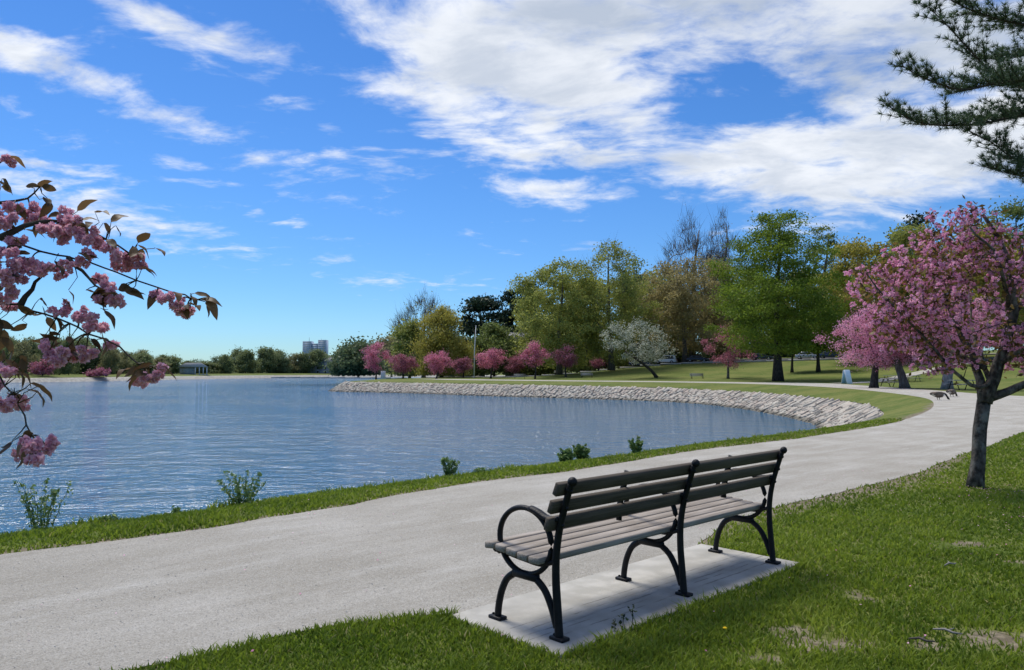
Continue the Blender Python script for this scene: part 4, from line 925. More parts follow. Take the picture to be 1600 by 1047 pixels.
# ------------------------------------------------------------------ cars, street furniture, geese
def car(label, px, d, matn, rz, suv=False):
    l = spot(px, d); root = empty('parked_car', (l[0], l[1], l[2] + .14), rz); tag(root, label, 'car', 'cars parked along the road')
    h = 1.72 if suv else 1.45; b = MB()
    prof = [(-2.2,.32),(-2.28,.6),(-2.2,.88),(-1.9,.95),(-1.35 if not suv else -1.95, .98),(1.0,.96),(1.75,.86),(2.2,.72),(2.28,.5),(2.2,.3)]
    b.prism(prof, -.88, .88); b.build('body', MATS[matn], root, bevel=.05)
    cab = [(-1.75,.93),(-1.25,h-.06),(-.9,h),(.25,h),(.55,h-.06),(1.15,.93)] if not suv else [(-2.12,.93),(-1.95,h-.06),(-1.7,h),(.25,h),(.55,h-.06),(1.2,.93)]
    b = MB(); b.prism(cab, -.74, .74); co = b.build('cabin', MATS[matn], root, bevel=.04)
    def inset(pl, sx): return [((x - sx) * .86 + sx, .96 + (z - .93) * .82) for x, z in pl]
    b = MB(); b.prism(inset(cab, -.3), -.752, .752); b.build('side_window', MATS['glass'], co)
    for x, z in ((cab[-1][0], .93), (cab[0][0], .93)):
        pass
    for wx in (-1.4, 1.42):
        for wy in (-.8, .8):
            b = MB(); b.tube([(wx, wy - .11, .33), (wx, wy + .11, .33)], .33, 14); t = b.build('wheel', MATS['tyre'], root)
            b = MB(); s_ = 1 if wy > 0 else -1; b.tube([(wx, wy + s_ * .10, .33), (wx, wy + s_ * .125, .33)], .2, 10); b.build('rim', MATS['rim'], t)
    for wy in (-.62, .62):
        b = MB(); b.box((2.2, wy, .66), (.12, .34, .14)); b.build('headlight', MATS['lamp_clear'], root)
        b = MB(); b.box((-2.24, wy, .76), (.1, .3, .14)); b.build('tail_light', MATS['lamp_red'], root)
    return root
def road_at(px):
    C = catmull(ROAD, 1.0); u = C[:, 0] / C[:, 1] * FPX + CX; i = int(np.argmin(np.abs(u - px))); return C[i, 1] - 2.2, math.atan2(*(C[min(i+1, len(C)-1), :2] - C[i-1, :2])[::-1])
for lb, px, mt, suv in (('white car parked behind the white-blossomed tree trunk', 1040, 'car_white', True), ('black car parked left of the dusky pink cherry', 1090, 'car_black', False), ('dark blue car right of the white one, behind the lawn', 1000, 'car_blue', False),
        ('dark car with a pale windscreen between the dusky cherry and the locust trunk', 1190, 'car_black', False), ('silver car right of the big locust trunk', 1262, 'car_silver', False), ('dark blue car between the silver car and the pink cherries', 1298, 'car_blue', False), ('white car partly hidden by the pair of bright pink cherries', 1336, 'car_white', True)):
    d, a = road_at(px); car(lb, px, d, mt, a + (math.pi if mt == 'car_white' else 0), suv)

def picnic(label, px, d, rz):
    x = (px - CX) / FPX * d; root = empty('picnic_table', (x, d, gz1(x, d)), rz); tag(root, label, 'picnic table', 'picnic tables on the lawn by the path')
    for i in range(4):
        b = MB(); b.box((0, -.28 + i * .187, .755), (1.85, .17, .045)); b.build('top_plank', MATS['pale_plank'], root)
    for s_ in (-1, 1):
        b = MB(); b.box((0, s_ * .72, .45), (1.85, .26, .045)); b.build('seat_plank', MATS['pale_plank'], root)
        b = MB(); x_ = s_ * .68
        b.tube([(x_, -.62, 0), (x_, -.25, .73)], .035, 6); b.tube([(x_, .62, 0), (x_, .25, .73)], .035, 6); b.tube([(x_, -.82, .42), (x_, .82, .42)], .03, 6); b.build('leg_frame', MATS['iron'], root)
picnic('picnic table with pale top right of the pale trunk behind the geese', 1502, 58, .1)
picnic('picnic table between the trunks of the cherry pair', 1392, 70, .25)
picnic('picnic table in the distance behind the forked cherry trunk', 1424, 92, .0)
picnic('picnic table in the distance just left of the forked cherry trunk', 1392, 94, .1)
def lake_bench(label, px, d, rz):
    x = (px - CX) / FPX * d; root = empty('lawn_bench', (x, d, gz1(x, d)), rz); tag(root, label, 'bench', 'pale benches on the far lawn')
    for i in range(3):
        b = MB(); b.box((0, .28 + i * .02, .58 + i * .13), (2.2, .04, .11)); b.build('back_slat', MATS['pale_plank'], root)
        b = MB(); b.box((0, -.12 + i * .14, .44), (2.2, .12, .04)); b.build('seat_slat', MATS['pale_plank'], root)
    for s_ in (-1, 1):
        b = MB(); b.tube([(s_ * .9, .3, .9), (s_ * .9, .24, .44), (s_ * .9, .3, 0)], .035, 6); b.tube([(s_ * .9, .24, .42), (s_ * .9, -.18, .42), (s_ * .9, -.24, 0)], .035, 6); b.build('side_frame', MATS['iron'], root)
lake_bench('pale bench on the lawn left of the dusky pink cherry', 1089, 121, .05); lake_bench('pale bench on the lawn left of the white-blossomed tree', 917, 136, .0); lake_bench('pale bench beside the straight-trunked pink cherry', 812, 140, .0)
lake_bench('small pale bench higher up the lawn between two pink cherries', 874, 158, .0)
def sandwich_board(label, px, d, h, w, rz=0):
    x = (px - CX) / FPX * d; root = empty('sandwich_board', (x, d, max(gz1(x, d), .0)), rz); tag(root, label, 'sign')
    for s_, m_ in ((-1, 'sign_panel'), (1, 'sign_shade')):
        b = MB(); a = .22; M = Matrix.Rotation(s_ * a, 3, 'X'); b.box((0, s_ * (.06 + math.sin(a) * h / 2), h / 2 * math.cos(a) + .03), (w, .05, h), M); p = b.build('panel', MATS[m_], root, bevel=.015)
        for q in (-1, 1):
            b = MB(); b.tube([(q * w / 2, s_ * .06, h * .98), (q * w / 2, s_ * (.06 + math.sin(a) * h), 0)], .025, 6); b.build('leg', MATS['white_paint'], root)
    b = MB(); b.tube([(-w / 2, 0, h * .985), (w / 2, 0, h * .985)], .03, 6); b.build('handle', MATS['white_paint'], root)
sandwich_board('pale blue A-frame sign standing where the paths fork', 1322, 86, 1.6, .85, .45)
sandwich_board('small white board by the trunk of the leftmost pink cherries', 599, 152, 1.5, .9, .2)
def pole():
    l = spot(741, 158); root = empty('light_pole', l); tag(root, 'tall slim white pole between the willow and the wide pink cherry', 'pole')
    h = ht(510, l); b = MB(); b.tube([(0, 0, 0), (.05, 0, h * .5), (.35, 0, h)], [.14, .11, .08], 8); b.build('shaft', MATS['pole_paint'], root, True)
    b = MB(); b.ball((.36, 0, h + .05), .13, 8, 5); b.build('cap', MATS['pole_paint'], root); b = MB(); b.tube([(0, 0, 0), (0, 0, .35)], .22, 8); b.build('base', MATS['kerb'], root)
pole()

def goose(label, px, py, rz, feeding):
    p = G(px, py, .01); root = empty('goose', p, rz); tag(root, label, 'goose', 'geese on the gravel path')
    if feeding: sp = [(-.46,.40,.015,.02),(-.38,.40,.06,.035),(-.22,.38,.13,.12),(0,.36,.165,.16),(.18,.36,.15,.15),(.29,.38,.09,.10),(.37,.38,.05,.055),(.45,.30,.036,.036),(.52,.17,.032,.032),(.56,.09,.036,.042),(.60,.055,.032,.034),(.65,.03,.012,.010)]
    else: sp = [(-.46,.40,.015,.02),(-.38,.40,.06,.035),(-.22,.38,.13,.12),(0,.37,.165,.16),(.17,.39,.14,.14),(.26,.44,.08,.09),(.30,.52,.05,.05),(.32,.62,.036,.036),(.335,.72,.033,.033),(.36,.785,.04,.042),(.41,.79,.03,.032),(.47,.775,.012,.010)]
    sp = [(a, b - (.09 if q < 6 else .09 * (1 if not feeding else max(0, 1 - (q - 5) / 4))), c * (1.35 if q > 6 else 1), d * (1.35 if q > 6 else 1)) for q, (a, b, c, d) in enumerate(sp)]
    k = 10; V = []; n_ = len(sp); th = np.arange(k) * 2 * np.pi / k; Pn = np.array([(a, 0, b) for a, b, *_ in sp]); Tn = np.gradient(Pn, axis=0); Tn /= np.linalg.norm(Tn, axis=1, keepdims=True)
    Bn = np.cross(np.array((0, 1.0, 0)), Tn) * -1
    for i in range(n_):
        V.append(Pn[i] + np.cos(th)[:, None] * np.array((0, 1, 0)) * sp[i][2] + np.sin(th)[:, None] * Bn[i] * sp[i][3])
    V = np.vstack(V); Q = [(i*k+j, i*k+(j+1) % k, (i+1)*k+(j+1) % k, (i+1)*k+j) for i in range(n_-1) for j in range(k)]
    mi = [(1 if (i >= 6 or i < 1) else (2 if (i in (1, 4, 5) and math.sin(th[j]) < .2) else 0)) for i in range(n_-1) for j in range(k)]
    b = MB(); b.add(V, Q)
    for s_ in (-1, 1):
        m0 = b.n; b.tube([(.02, s_*.07, .2), (.0, s_*.075, .1), (.03, s_*.075, .015)], [.035, .016, .014], 6); b.add([(.0, s_*.075, .012), (.11, s_*.075-.045, .004), (.12, s_*.075, .004), (.11, s_*.075+.045, .004)], [(0, 1, 2, 3)])
    me = b.mesh('body', [MATS['goose_brown'], MATS['goose_black'], MATS['goose_white']], True); mi2 = mi + [1] * (len(me.polygons) - len(mi)); me.polygons.foreach_set('material_index', mi2)
    link('body', me, root)
    for s_ in (-1, 1):
        w = MB(); w.ball((-.10, s_ * .135, .31), 1, 8, 6, (.27, .035, .10)); w.build('wing', MATS['goose_brown'], root, True)
goose('goose bending to feed on the path, left one of the two', 1466, 625, R(10), True)
goose('goose feeding on the path, right one of the two', 1487, 620, R(35), True)

# ------------------------------------------------------------------ waterside weeds
def weed(label, px, py, hpx, wpx_, seed, lm='weed_leaf', dense=1.0):
    r = np.random.default_rng(seed); p = G(px, py, -.08); d = p.y; h = hpx / FPX * d; w = wpx_ / FPX * d; root = empty('waterside_weed', (p.x, p.y, gz1(p.x, p.y) - .02)); tag(root, label, 'plant', 'weeds along the water edge')
    ns = int(12 * dense) + 4; L = []; b = MB(); dirs = []
    for i in range(ns):
        a = r.uniform(0, 6.28); e = np.array((math.cos(a) * w * .55 * r.uniform(.2, 1), math.sin(a) * w * .4 * r.uniform(.2, 1), h * r.uniform(.5, 1.05)))
        t = np.linspace(0, 1, 6)[:, None]; P_ = e * np.column_stack([.35 + .65 * t ** 1.3, .35 + .65 * t ** 1.3, t]) + r.normal(0, .01, (6, 3)) * t; b.tube(P_, np.linspace(.004, .002, 6), 5, cap=False)
        for tt in np.linspace(.15, 1, int(12 * dense)):
            q = np.array([np.interp(tt, t[:, 0], P_[:, j]) for j in range(3)])
            L += [q + r.normal(0, .016, 3) for _ in range(2)]
        for s_ in range(6): L.append(P_[-1] + r.normal(0, .011, 3))
    tag(b.build('stems', MATS['weed_leaf'], root), kind='stuff')
    for i in range(int(40 * dense)): L.append(np.array((r.normal(0, w * .26), r.normal(0, w * .2), r.uniform(.01, h * .2))))
    L = np.array(L); V, Q = quads(L, .044 * max(1, d / 9), r, .45, .3); tag(link('leaves', np_mesh('leaves', V, Q, MATS[lm], r.random(len(L))), root), kind='stuff')
weed('tall thin weed by the water at the far left', 66, 824, 72, 80, 1)
weed('bushy weed by the water below the open lake, second from left', 378, 788, 55, 66, 2, dense=1.3)
weed('small leafy weed by the water left of the bench', 702, 746, 30, 30, 3)
weed('dense dark green clump by the water behind the bench back', 882, 724, 22, 26, 4, dense=2.0)
weed('light green clump by the water right of the dense dark clump', 911, 721, 26, 30, 5, dense=1.6)
weed('small upright weed by the water above the middle of the bench', 993, 708, 27, 22, 6)
weed('low green tuft between the two leftmost tall weeds', 172, 815, 12, 34, 7, dense=.8); weed('tiny sprout on the bank left of the bushy weed', 276, 804, 12, 10, 8, dense=.5); weed('tiny sprouts on the bank left of the bench armrest', 752, 742, 8, 22, 9, dense=.6)

# small things on the lawn
def dandelion(label, px, py):
    p = G(px, py); root = empty('dandelion', (p.x, p.y, gz1(p.x, p.y))); tag(root, label, 'flower')
    b = MB(); b.tube([(0, 0, 0), (.004, 0, .045)], .002, 5); b.build('stem', MATS['weed_leaf'], root); b = MB(); b.ball((.004, 0, .05), .013, 10, 5, (1, 1, .5)); b.build('flower_head', MATS['dandelion'], root)
dandelion('yellow dandelion in the grass below the right end of the bench', 1132, 996)
def stick(label, px, py, L, rz, matn):
    p = G(px, py); b = MB(); b.tube([(-L/2, 0, .035), (-L*.1, .012, .045), (L*.2, 0, .04), (L/2, .02, .038)], [.004, .007, .006, .003], 6); b.tube([(0, .01, .042), (L*.15, .05, .05)], [.005, .002], 5)
    o = b.build('fallen_twig', MATS[matn], None, True, loc=(p.x, p.y, gz1(p.x, p.y)), rot=(0, 0, rz)); tag(o, label, 'twig')
stick('pale fallen twig in the grass right of the bench, nearest the path', 1487, 890, .13, .3, 'bark_pale'); stick('pale fallen twig low in the grass at lower right', 1480, 998, .14, -.8, 'bark_pale'); stick('darker fallen twig left of the pale one at lower right', 1440, 1012, .12, -.6, 'bark')
def clovers():
    r = np.random.default_rng(9); 
    for i, (px, py, lb) in enumerate([(960, 992, 'dark weed seedling at the pad edge, left one of three'), (973, 987, 'dark weed seedling at the pad edge, middle one of three'), (988, 981, 'dark weed seedling at the pad edge, right one of three')]):
        p = G(px, py); root = empty('seedling', (p.x, p.y, .0)); tag(root, lb, 'plant'); b = MB(); b.tube([(0, 0, 0), (.004, .002, .06 + .015 * i)], .002, 5); b.build('stem', MATS['clover'], root)
        V, Q = quads(np.array((0, 0, .06 + .015 * i)) + r.normal(0, .012, (14, 3)), .024, r, .7, .6); link('leaves', np_mesh('leaves', V, Q, MATS['clover'], r.random(14)), root)
clovers()
def petals():
    r = np.random.default_rng(31); a = r.uniform(0, 6.28, 420); q = np.abs(r.normal(0, 1.6, 420)); X = np.column_stack([5.7 + np.cos(a) * q, 9.2 + np.sin(a) * q]); X = np.vstack([X, np.column_stack([r.uniform(-3.2, 5, 150), r.uniform(3.0, 9, 150)])]); X = X[~inside(S, X)]
    on = inside(PATH, X) | inside(SLAB, X); V, Q = quads(np.column_stack([X, np.where(on, .012, .034)]), .015, r, .8, 4.0)
    tag(link('fallen_petals', np_mesh('fallen_petals', V, Q, MATS['petal'], r.random(len(X)))), 'loose pink petals strewn under the right cherry', 'petals', kind='stuff')
petals()

# ------------------------------------------------------------------ blossoms: shared cluster meshes
def pompon_cluster(seed, nf, fr, cr, npet, matl, flat=.8):
    r = np.random.default_rng(seed); V, Q, vals, nb = [], [], [], 0
    for f in range(nf):
        c = r.normal(0, 1, 3); c /= np.linalg.norm(c); c *= cr * r.uniform(.55, 1); c[2] *= flat; base = r.uniform(.15, .6)
        D_ = r.normal(0, 1, (npet, 3)); D_ /= np.linalg.norm(D_, axis=1, keepdims=True); s = fr * r.uniform(.75, 1.1, npet)
        T1 = np.cross(D_, r.normal(0, 1, (npet, 3))); T1 /= np.linalg.norm(T1, axis=1, keepdims=True); T2 = np.cross(D_, T1)
        a = s[:, None]
        tilt = D_ * .8 + T2 * r.uniform(-.7, .7, (npet, 1)); pw = .48 if npet < 30 else .36
        p0 = c + D_ * a * .25; p1 = c + tilt * a * .8 + T1 * a * pw; p2 = c + tilt * a * 1.12 + r.normal(0, .08, (npet, 3)) * a; p3 = c + tilt * a * .8 - T1 * a * pw
        V.append(np.stack([p0, p1, p2, p3], 1).reshape(-1, 3)); Q.append((np.arange(npet) * 4)[:, None] + np.arange(4)[None] + nb); nb += npet * 4
        vals.append(np.clip(base + r.uniform(-.15, .5, npet), 0, 1))
    return np.vstack(V), np.vstack(Q), np.concatenate(vals)
def euler_mats(nn, r):
    q = r.normal(0, 1, (nn, 4)); q /= np.linalg.norm(q, axis=1, keepdims=True); w, x, y, z = q.T
    return np.stack([1-2*(y*y+z*z), 2*(x*y-z*w), 2*(x*z+y*w), 2*(x*y+z*w), 1-2*(x*x+z*z), 2*(y*z-x*w), 2*(x*z-y*w), 2*(y*z+x*w), 1-2*(x*x+y*y)], -1).reshape(-1, 3, 3)

def near_cherry():
    """young cherry at the right, nine metres away"""
    l = G(1525, 762); r = np.random.default_rng(42); root = empty('cherry_tree', (l.x, l.y, -.02)); tag(root, 'large pink blossoming cherry with leaning forked trunk on the right lawn', 'tree', GR)
    k = l.y / FPX
    def q(px, py, dy=0): return ((px - 1525) * k, dy, (762 - py) * k)
    limbs = [ # (points, r0, r1)
        ([q(1523, 764), q(1528, 715), q(1535, 670), q(1543, 625, .02)], .080, .078),
        ([q(1543, 628), q(1556, 590, -.02), q(1572, 545, -.05), q(1586, 490, -.05), q(1592, 430, .0), q(1580, 370, .08), q(1556, 330, .1)], .085, .02),
        ([q(1540, 630), q(1541, 592, .08), q(1536, 555, .15), q(1518, 500, .25), q(1500, 440, .3), q(1490, 380, .3)], .062, .012),
        ([q(1556, 588), q(1535, 603, -.1), q(1508, 600, -.2), q(1478, 580, -.25), q(1445, 545, -.3), q(1410, 505, -.3), q(1375, 470, -.28), q(1345, 430, -.3)], .03, .008),
        ([q(1548, 622), q(1575, 610, -.08), q(1610, 590, -.2), q(1660, 560, -.3), q(1720, 520, -.35), q(1780, 470, -.4)], .055, .012),
        ([q(1572, 545), q(1600, 500, .15), q(1640, 450, .3), q(1690, 400, .4)], .045, .012),
        ([q(1546, 575), q(1500, 530, .45), q(1455, 470, .75), q(1410, 420, .9)], .035, .01),
        ([q(1586, 490), q(1550, 440, -.35), q(1515, 400, -.6), q(1470, 370, -.75)], .03, .01),
        ([q(1560, 580), q(1590, 530, -.4), q(1640, 480, -.8), q(1680, 420, -1.1)], .035, .01),
        ([q(1550, 590), q(1570, 540, .5), q(1600, 480, 1.0), q(1620, 420, 1.3)], .035, .01)]
    nodes, w = [], MB()
    for i, (pt, r0, r1) in enumerate(limbs):
        C = catmull(pt, .1); C[1:-1] += r.normal(0, .008, C[1:-1].shape); rad = np.linspace(r0, r1, len(C))
        if i == 0: rad[0] *= 1.35; rad[1] *= 1.12; w.tube(C, rad, 12); w.build('trunk', MATS['bark_cherry'], root, True); w = MB()
        else: w.tube(C, rad, 8); nodes.append(C[len(C) // 3:]); w.build('limb', MATS['bark_cherry'], root, True); w = MB()
    nodes = np.vstack(nodes)
    env = [((-.15, 0, 2.45), (1.05, 1.1, .88), 200), ((-.82, -.1, 2.38), (.72, .75, .54), 165), ((-.85, 0, 1.98), (.45, .5, .28), 60), ((.0, 0, 3.15), (.42, .5, .42), 70), ((-.5, 0, 2.85), (.62, .6, .38), 110), ((.55, 0, 2.9), (.5, .7, .45), 60),
           ((1.25, 0, 2.4), (1.0, 1.1, .85), 190), ((.65, 0, 1.75), (.5, .6, .35), 80), ((-.45, 0, 1.66), (.45, .5, .25), 50), ((-1.35, -.1, 2.72), (.26, .3, .16), 16), ((.02, .0, 3.52), (.12, .15, .1), 5), ((-.12, 0, 3.46), (.08, .1, .06), 3), ((-.5, 0, 3.42), (.1, .1, .06), 4)]
    C = []
    for c, rad, nn in env:
        d = r.normal(0, 1, (nn, 3)); d /= np.linalg.norm(d, axis=1, keepdims=True); C.append(np.array(c) + d * np.array(rad) * (r.random((nn, 1)) ** .4))
    C = np.vstack(C); order = np.argsort([np.min(np.linalg.norm(nodes - c, axis=1)) for c in C]); tw = MB(); lv = []
    for i in order:
        c = C[i]; d = np.linalg.norm(nodes - c, axis=1) + np.maximum(nodes[:, 2] - c[2], 0) * .8; j = int(np.argmin(d)); p0 = nodes[j]; L = np.linalg.norm(c - p0)
        t = np.linspace(0, 1, 5)[:, None]; P_ = p0 + (c - p0) * t + np.array((0, 0, .12)) * L * np.sin(np.pi * t) + r.normal(0, .012, (5, 3)) * np.sin(np.pi * t)
        tw.tube(P_, np.linspace(min(.012, .004 + .01 * L), .003, 5), 5, cap=False); nodes = np.vstack([nodes, P_[2:]])
        for q_ in range(5): lv.append(P_[int(r.integers(2, 5))] + r.normal(0, .06, 3))
    tag(tw.build('twigs', MATS['bark_dark'], root), kind='stuff')
    lv = np.array(lv); V, Q = quads(lv, .072, r, .5, .2); tag(link('leaves', np_mesh('leaves', V, Q, MATS['leaf_bronze'], r.random(len(lv))), root), kind='stuff')
    meshes = []; raw = []
    for s in range(6):
        V, Q, va = pompon_cluster(s, int(7 + s % 4), .0195, .052, 13, MATS['petal']); raw.append((V, Q, va)); meshes.append(np_mesh('blossom_cluster', V, Q, MATS['petal'], va))
    sight = -C[:, 1] + .25 * C[:, 2] - .6 * np.maximum(C[:, 0] - .65, 0); big = set(np.argsort(-sight)[:295].tolist()); VV, QQ, va_, nb = [], [], [], 0; RM = euler_mats(len(C), r)
    for i, c in enumerate(C):
        s = int(r.integers(6)); sc_ = r.uniform(.8, 1.25)
        if i in big: link('blossom_cluster', meshes[s], root, tuple(c), tuple(r.uniform(0, 6.28, 3)), (sc_,) * 3)
        else: V, Q, va = raw[s]; VV.append(V @ RM[i].T * sc_ + c); QQ.append(Q + nb); va_.append(va); nb += len(V)
    # filling blossom, deeper in the crown
    tag(link('blossom', np_mesh('blossom', np.vstack(VV), np.vstack(QQ), MATS['petal'], np.concatenate(va_)), root), kind='stuff')
near_cherry()

def leaf_mesh(seed):
    r = np.random.default_rng(seed); n_ = 7; t = np.linspace(0, 1, n_); wd = .021 * np.sin(np.pi * t ** .8) ** .8 + .0004; x = t * .088; z = -.022 * t ** 2 * (1 + seed * .35) + .003 * np.sin(t * 9 + seed)
    V = np.vstack([np.column_stack([x, wd, z + .007 * np.sin(np.pi * t)]), np.column_stack([x, 0 * t, z]), np.column_stack([x, -wd, z + .007 * np.sin(np.pi * t)])])
    Q = [(i, n_ + i, n_ + i + 1, i + 1) for i in range(n_-1)] + [(n_ + i, 2*n_ + i, 2*n_ + i + 1, n_ + i + 1) for i in range(n_-1)]
    return np_mesh('leaf', V, np.array(Q), MATS['leaf_bronze_near'], np.full(len(Q), .15 + .25 * seed), smooth=True)
def left_cherry():
    """cherry whose boughs reach in from the left, two metres away"""
    r = np.random.default_rng(7); base = Vector((-3.7, 1.7, -.02)); root = empty('cherry_tree', base); tag(root, 'pink cherry bough with bronze leaves hanging in from the left edge', 'tree', GR)
    B = np.array(base); loc = lambda p: np.array(p) - B
    w = MB(); w.tube([(0, 0, 0), (.04, .02, .5), (.1, .03, 1.1), (.15, .05, 1.5)], [.17, .125, .11, .10], 12); w.build('trunk', MATS['bark_cherry'], root, True)
    def d3(px, py, d): return loc(D(px, py, d))
    twigs = [([(.15,.05,1.45),(.6,.2,1.75),(1.2,.4,1.75), d3(-160,430,2.25), d3(0,475,2.25), d3(32,476,2.25), d3(70,492,2.25), d3(107,505,2.24), d3(139,521,2.22), d3(187,542,2.2), d3(211,564,2.18), d3(228,578,2.18)], .05, .0022),
             ([d3(32,477,2.25), d3(50,452,2.27), d3(64,432,2.28), d3(78,410,2.3)], .0055, .003),
             ([(.15,.05,1.45),(.5,.3,1.9),(1.1,.5,2.1), d3(-150,330,2.35), d3(0,372,2.3), d3(64,393,2.28), d3(107,403,2.26), d3(144,412,2.24), d3(182,425,2.22), d3(246,449,2.2), d3(290,463,2.2), d3(308,468,2.2)], .05, .002),
             ([d3(107,403,2.26), d3(128,425,2.24), d3(147,446,2.23), d3(165,455,2.22)], .004, .002),
             ([d3(0,372,2.3), d3(40,352,2.3), d3(80,345,2.3), d3(120,352,2.28), d3(165,372,2.26), d3(205,398,2.24)], .008, .0025),
             ([(.3,.1,1.6),(1.0,.3,1.5), d3(-120,500,2.1), d3(-30,560,2.1), d3(0,586,2.08), d3(21,617,2.06), d3(38,648,2.05), d3(50,680,2.04)], .03, .002),
             ([d3(-90,300,2.4), d3(-20,262,2.4), d3(10,248,2.4)], .01, .002), ([d3(-60,360,2.35), d3(0,318,2.36), d3(45,310,2.36), d3(62,292,2.36)], .008, .002), ([d3(-40,410,2.2), d3(0,425,2.2), d3(30,432,2.2)], .008, .002)]
    nodes, w = [], MB()
    for pt, r0, r1 in twigs:
        C = catmull(pt, .05); C[1:-1] += r.normal(0, .0025, C[1:-1].shape); n_ = len(C); f = np.linspace(0, 1, n_); w.tube(C, r0 * .8 * (1 - f) ** 3.2 + r1 + .003 * (1 - f), 7); nodes.append(C[C[:, 0] > 1.0]); w.build('bough', MATS['bark_dark'], root, True); w = MB()
    nodes = np.vstack(nodes)
    meshes = []
    for s in range(5):
        V, Q, va = pompon_cluster(s + 50, (5, 7, 4, 8, 6)[s], .0205, .037, 60, MATS['petal_near'], .75); meshes.append(np_mesh('blossom_cluster', V, Q, MATS['petal_near'], va))
    leaves = [leaf_mesh(s) for s in range(4)]
    CL = [(10,250,2.4,.8),(22,326,2.33,1.1),(48,332,2.33,1.1),(62,345,2.32,1),(8,345,2.3,1),(-12,330,2.3,1),(100,338,2.28,1),(80,356,2.29,1),(118,352,2.28,1.1),(105,364,2.28,1.1),(138,368,2.26,1.1),(150,380,2.26,.9),(12,385,2.26,1.1),(30,378,2.27,1),(22,402,2.25,1),(45,408,2.27,1),(66,418,2.26,.9),(92,424,2.25,.9),(102,414,2.26,.7),(6,420,2.2,1.1),(20,440,2.2,1.1),(8,460,2.2,1.1),(32,428,2.21,1),(130,402,2.25,1),(158,443,2.22,1.1),(172,395,2.25,1),(186,408,2.24,1),(200,402,2.24,.8),(218,408,2.23,.9),(208,415,2.23,.8),(160,470,2.22,.9),(182,470,2.22,.9),(176,460,2.22,.8),(95,481,2.25,.9),(15,481,2.24,.9),(128,490,2.23,.9),(140,503,2.22,1),(156,512,2.21,.9),(78,545,2.24,1),(96,556,2.23,1),(112,553,2.23,.9),(135,549,2.22,1),(175,540,2.2,.9),(244,462,2.2,.8),(260,466,2.2,.9),(276,470,2.2,.8),(290,484,2.2,.9),(214,596,2.18,1),(232,592,2.17,1),(248,578,2.18,.8),(10,575,2.08,.9),(12,632,2.05,.9),(32,626,2.05,.9),(36,704,2.03,.8),(56,708,2.03,1.1),(70,692,2.03,1),(44,694,2.04,.9),(-20,440,2.2,1.1),(-18,395,2.25,1.1),(-20,600,2.08,1)]
    st = MB(); nl = 0
    for (px, py, d, sc_) in CL:
        c = d3(px, py + 2, d + r.uniform(-.05, .05)); link('blossom_cluster', meshes[int(r.integers(5))], root, tuple(c), (r.uniform(-.4, .4), r.uniform(-.4, .4), r.uniform(0, 6.28)), (sc_ * .78,) * 3)
        dd = np.linalg.norm(nodes - c, axis=1) + np.maximum(c[2] - nodes[:, 2], 0) * .5; j = int(np.argmin(dd)); t = np.linspace(0, 1, 5)[:, None]; L = np.linalg.norm(c - nodes[j]); P_ = nodes[j] + (c - nodes[j]) * t + np.array((0, 0, .2)) * L * np.sin(np.pi * t)
        st.tube(P_, np.linspace(.0028, .0014, 5), 5, cap=False)
        for q_ in range(int(r.choice([0, 1, 1, 2]))):
            a = r.uniform(0, 6.28); link('leaf', leaves[int(r.integers(4))], root, tuple(P_[4] + np.array((0, 0, .02)) + r.normal(0, .012, 3)), (r.normal(0, .5), r.uniform(-.1, .7), a), (r.uniform(.45, .7),) * 3)
    LV = [(48,296,2.36,0),(60,292,2.36,-40),(70,303,2.36,20),(66,312,2.36,60),(0,290,2.35,30),(-5,280,2.35,70),(118,328,2.26,-20),(135,335,2.26,15),(150,342,2.26,20),(165,350,2.26,30),(178,352,2.26,30),(215,378,2.22,10),(222,385,2.22,25),(235,392,2.22,0),(225,422,2.22,15),(98,450,2.26,15),(55,470,2.25,30),(62,485,2.25,150),(50,488,2.25,170),(45,500,2.25,140),(65,500,2.25,80),(80,495,2.25,30),(135,462,2.22,10),(145,468,2.22,25),(190,455,2.2,10),(205,458,2.2,10),(170,485,2.2,5),(160,490,2.2,60),(85,525,2.24,170),(75,522,2.24,20),(105,530,2.23,20),(110,540,2.23,80),(165,530,2.2,10),(150,525,2.21,40),(300,465,2.2,0),(308,472,2.2,20),(312,468,2.2,35),(212,575,2.18,120),(225,572,2.18,60),(245,572,2.18,40),(18,545,2.08,60),(30,580,2.06,40),(45,600,2.06,20),(20,610,2.06,110),(35,560,2.07,30),(55,605,2.05,10),(22,690,2.04,160),(30,700,2.04,100),(55,690,2.04,70),(5,390,2.24,0),(10,350,2.3,10),(40,365,2.27,20),(85,415,2.25,30),(-2,500,2.2,30),(0,520,2.2,60)]
    for (px, py, d, a) in LV:
        for q_ in range(1 if r.random() < .5 else 2):
            c = d3(px + r.normal(0, 5), py + r.normal(0, 4), d); rot = Matrix.Rotation(R(a + r.normal(0, 22)), 3, 'Y') @ Matrix.Rotation(r.normal(0, .7), 3, 'X') @ Matrix.Rotation(r.normal(0, .5), 3, 'Z')
            link('leaf', leaves[int(r.integers(4))], root, tuple(c), rot.to_euler(), (r.uniform(.45, .72),) * 3)
            dd = np.linalg.norm(nodes - c, axis=1); j = int(np.argmin(dd)); st.tube([nodes[j], (nodes[j] + c) / 2 + r.normal(0, .008, 3), c], [.002, .0013, .001], 4, cap=False)
    tag(st.build('stalks', MATS['leaf_bronze'], root), kind='stuff')
    # the rest of the crown, out of view to the left
    V0, Q0, v0 = pompon_cluster(99, 6, .024, .06, 12, None); nn = 160; d = r.normal(0, 1, (nn, 3)); d /= np.linalg.norm(d, axis=1, keepdims=True); C = np.array((-.3, -.3, 2.2)) + d * np.array((.9, .9, .6)) * r.random((nn, 1)) ** .4; RM = euler_mats(nn, r)
